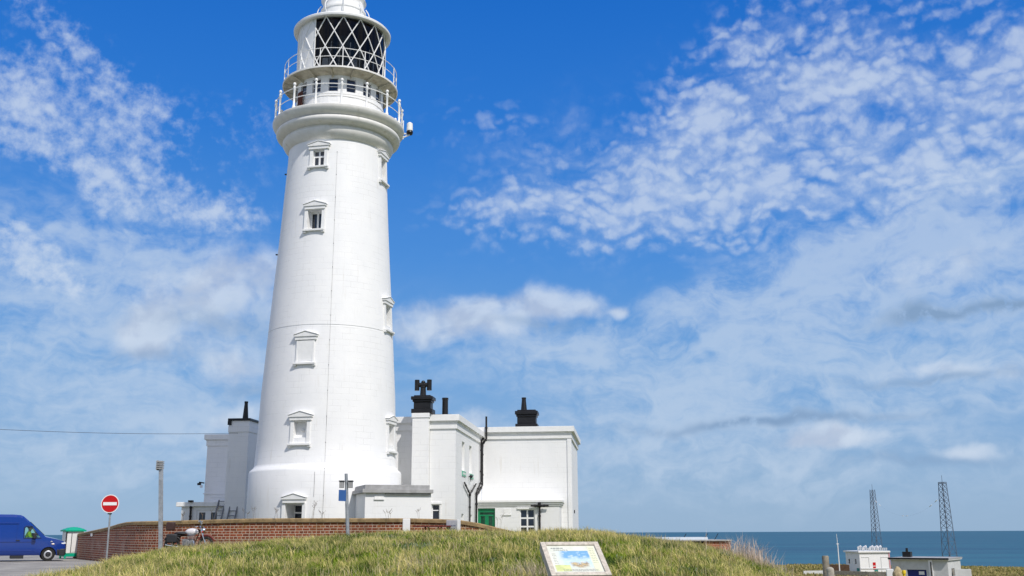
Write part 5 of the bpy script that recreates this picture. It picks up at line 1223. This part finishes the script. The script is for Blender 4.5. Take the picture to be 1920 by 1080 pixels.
def vnoise(x, y, s, seed=0):
    r = np.random.default_rng(seed); o = 0; amp = 1; tot = 0
    for k in range(3):
        g = r.random((64, 64)); u, w = x*s, y*s; i, j = np.floor(u).astype(int), np.floor(w).astype(int); fx, fy = sst(u-i), sst(w-j)
        q = lambda a, b: g[a % 64, b % 64]
        o = o + amp*((q(i, j)*(1-fx)+q(i+1, j)*fx)*(1-fy)+(q(i, j+1)*(1-fx)+q(i+1, j+1)*fx)*fy); tot += amp; amp *= .5; s *= 2.1
    return o/tot
def grass():
    # tufts on the visible side of the mound
    nt_ = 52000
    y = 17 + (44-17)*rng.random(nt_)**.9; x = -19 + 33*rng.random(nt_)
    t = x - xb(y); edge = vnoise(x, y, .8, 5)*1.0
    keep = (t > .15 + edge*.5) & (np.abs(x) < y*.56+1) & (y < 43.2) & ~((y > 43.0) & (x > -25))
    wallY = np.interp(x, [p[0] for p in wp], [p[1] for p in wp]); keep &= (y < wallY-.1) | (x > 1.7)
    x, y = x[keep], y[keep]; n = len(x)
    dry = vnoise(x, y, .35, 1)*.45 + vnoise(x, y, 1.5, 2)*.55 + rng.normal(0, .13, n)
    dark = vnoise(x, y, .9, 3) + rng.normal(0, .10, n)
    nb = 9
    X = np.repeat(x, nb) + rng.normal(0, .06, n*nb); Y = np.repeat(y, nb) + rng.normal(0, .06, n*nb)
    g1, g2, st_, dk = np.array([.13, .235, .012]), np.array([.34, .42, .035]), np.array([.74, .63, .25]), np.array([.045, .095, .01])
    d = np.repeat(dry, nb) + rng.normal(0, .07, n*nb); k = np.repeat(dark, nb)
    col = g1 + (g2-g1)*rng.random((n*nb, 1)); w = sst((d-.565)/.15)[:, None]; col = col*(1-w) + st_*w*(.75+.4*rng.random((n*nb, 1)))
    w = (sst((k-.50)/.14)*.85)[:, None]*(1-w*.6); col = col*(1-w)+dk*w
    col = col*np.repeat(.55+.65*rng.random(n)**.8, nb)[:, None]
    L = (.13 + .15*rng.random(n*nb))*np.repeat(.65+.8*vnoise(x, y, 1.1, 21), nb)*(1+.55*np.clip((np.repeat(dry, nb)-.5)*4, -.6, 1)); wd = .010+.010*rng.random(n*nb)
    o = blades('grass', X, Y, L, wd*(.7+Y/60), col, (-.20, .05), GM); tag(o, 'rough green and straw coloured tussock grass covering the mound', 'grass', kind='stuff')
    # broad-leaved dark weed clumps, low leafy rosettes among the turf
    nc = 900; cy = 19+23*rng.random(nc); cx = -16+25*rng.random(nc); k = (cx-xb(cy) > 2) & (cy < np.interp(cx, [p[0] for p in wp], [p[1] for p in wp])-.8) & (vnoise(cx, cy, .5, 9) > .47); cx, cy = cx[k], cy[k]; nn = 46
    sz = np.repeat(.12+.28*rng.random(len(cx)), nn); X = np.repeat(cx, nn)+rng.normal(0, 1, len(cx)*nn)*sz; Y = np.repeat(cy, nn)+rng.normal(0, 1, len(cx)*nn)*sz
    cc = np.where(np.repeat(rng.random((len(cx), 1)) < .55, nn, 0), np.array([[.035, .08, .012]]), np.array([[.22, .27, .16]]))*(.6+.8*rng.random((len(X), 1)))
    o = blades('weed_clumps', X, Y, .10+.16*rng.random(len(X)), .035+.035*rng.random(len(X)), cc, (0, 0), GM); tag(o, 'dark and grey-green broad-leaved weeds growing in clumps through the turf', 'weeds', kind='stuff')
    n = 5200; y_ = 19+24*rng.random(n); x_ = -15+23*rng.random(n); k = (x_-xb(y_) > 1.5) & (vnoise(x_, y_, .6, 12) > .5) & (y_ < np.interp(x_, [p[0] for p in wp], [p[1] for p in wp])-.2); x_, y_ = x_[k], y_[k]
    o = blades('seed_stalks', x_, y_, .30+.32*rng.random(len(x_)), np.full(len(x_), .011), np.array([.66, .55, .34])*(.6+.5*rng.random((len(x_), 1))), (-.08, 0), GM); tag(o, 'thin bleached seed stalks standing above the turf all over the mound', 'dry stalks', kind='stuff')
    # tall dry stalks
    def stalks(cx, cy, sx, sy, n, L0, L1, c, nm, lab, wd=.012, lean=(-.05, 0)):
        X = rng.normal(cx, sx, n); Y = rng.normal(cy, sy, n); cc = np.array(c)*(.7+.5*rng.random((n, 1)))
        o = blades(nm, X, Y, L0+(L1-L0)*rng.random(n), np.full(n, wd)*(.7+.6*rng.random(n)), cc, lean, GM); tag(o, lab, 'dry stalks', kind='stuff')
    stalks(7.95, 34.2, .48, .5, 520, .30, 1.10, (.66, .54, .44), 'dry_reeds', 'pale pinkish dry stalks standing against the sea on the right slope', .016)
    stalks(.35, 23.0, .3, .7, 420, .25, .50, (.52, .44, .30), 'dry_reeds', 'straw coloured dry stalks just left of the information board', .012)
    stalks(-2.4, 25.0, .5, 1.0, 420, .2, .42, (.52, .46, .30), 'dry_reeds', 'straw coloured dry stalks in the middle of the mound')
    stalks(-10.3, 42.6, 1.6, .4, 500, .3, .75, (.30, .24, .15), 'dry_reeds', 'brownish dry stalks along the foot of the brick wall', .010)
    n = 1600; X = rng.uniform(1.5, 8.5, n); Y = np.interp(X, [1.5, 3.6, 5.3, 7.1, 8.5], [40, 38, 36, 34, 30]) + rng.normal(0, .8, n)
    o = blades('dry_reeds', X, Y, .25+.25*rng.random(n), np.full(n, .010), np.array([.48, .40, .22])*(.7+.4*rng.random((n, 1))), (-.1, 0), GM); tag(o, 'scattered straw stalks fringing the crest of the right slope', 'dry stalks', kind='stuff')
    # far rough grass near the posts and the cliff-top
    n = 30000; Y = 150+155*rng.random(n); X = Y*.26 + rng.random(n)*Y*.3
    c = np.where(rng.random((n, 1)) < .55, np.array([[.44, .36, .15]]), np.array([[.2, .2, .05]]))*(.7+.5*rng.random((n, 1)))
    o = blades('cliff_grass', X, Y, (.25+.45*rng.random(n)), .02+Y*.0009, c, (-.15, 0), GM); tag(o, 'rough yellowish grass on the lower land towards the cliff', 'grass', kind='stuff')
GM = attr_mat('grass_blade')
grass()
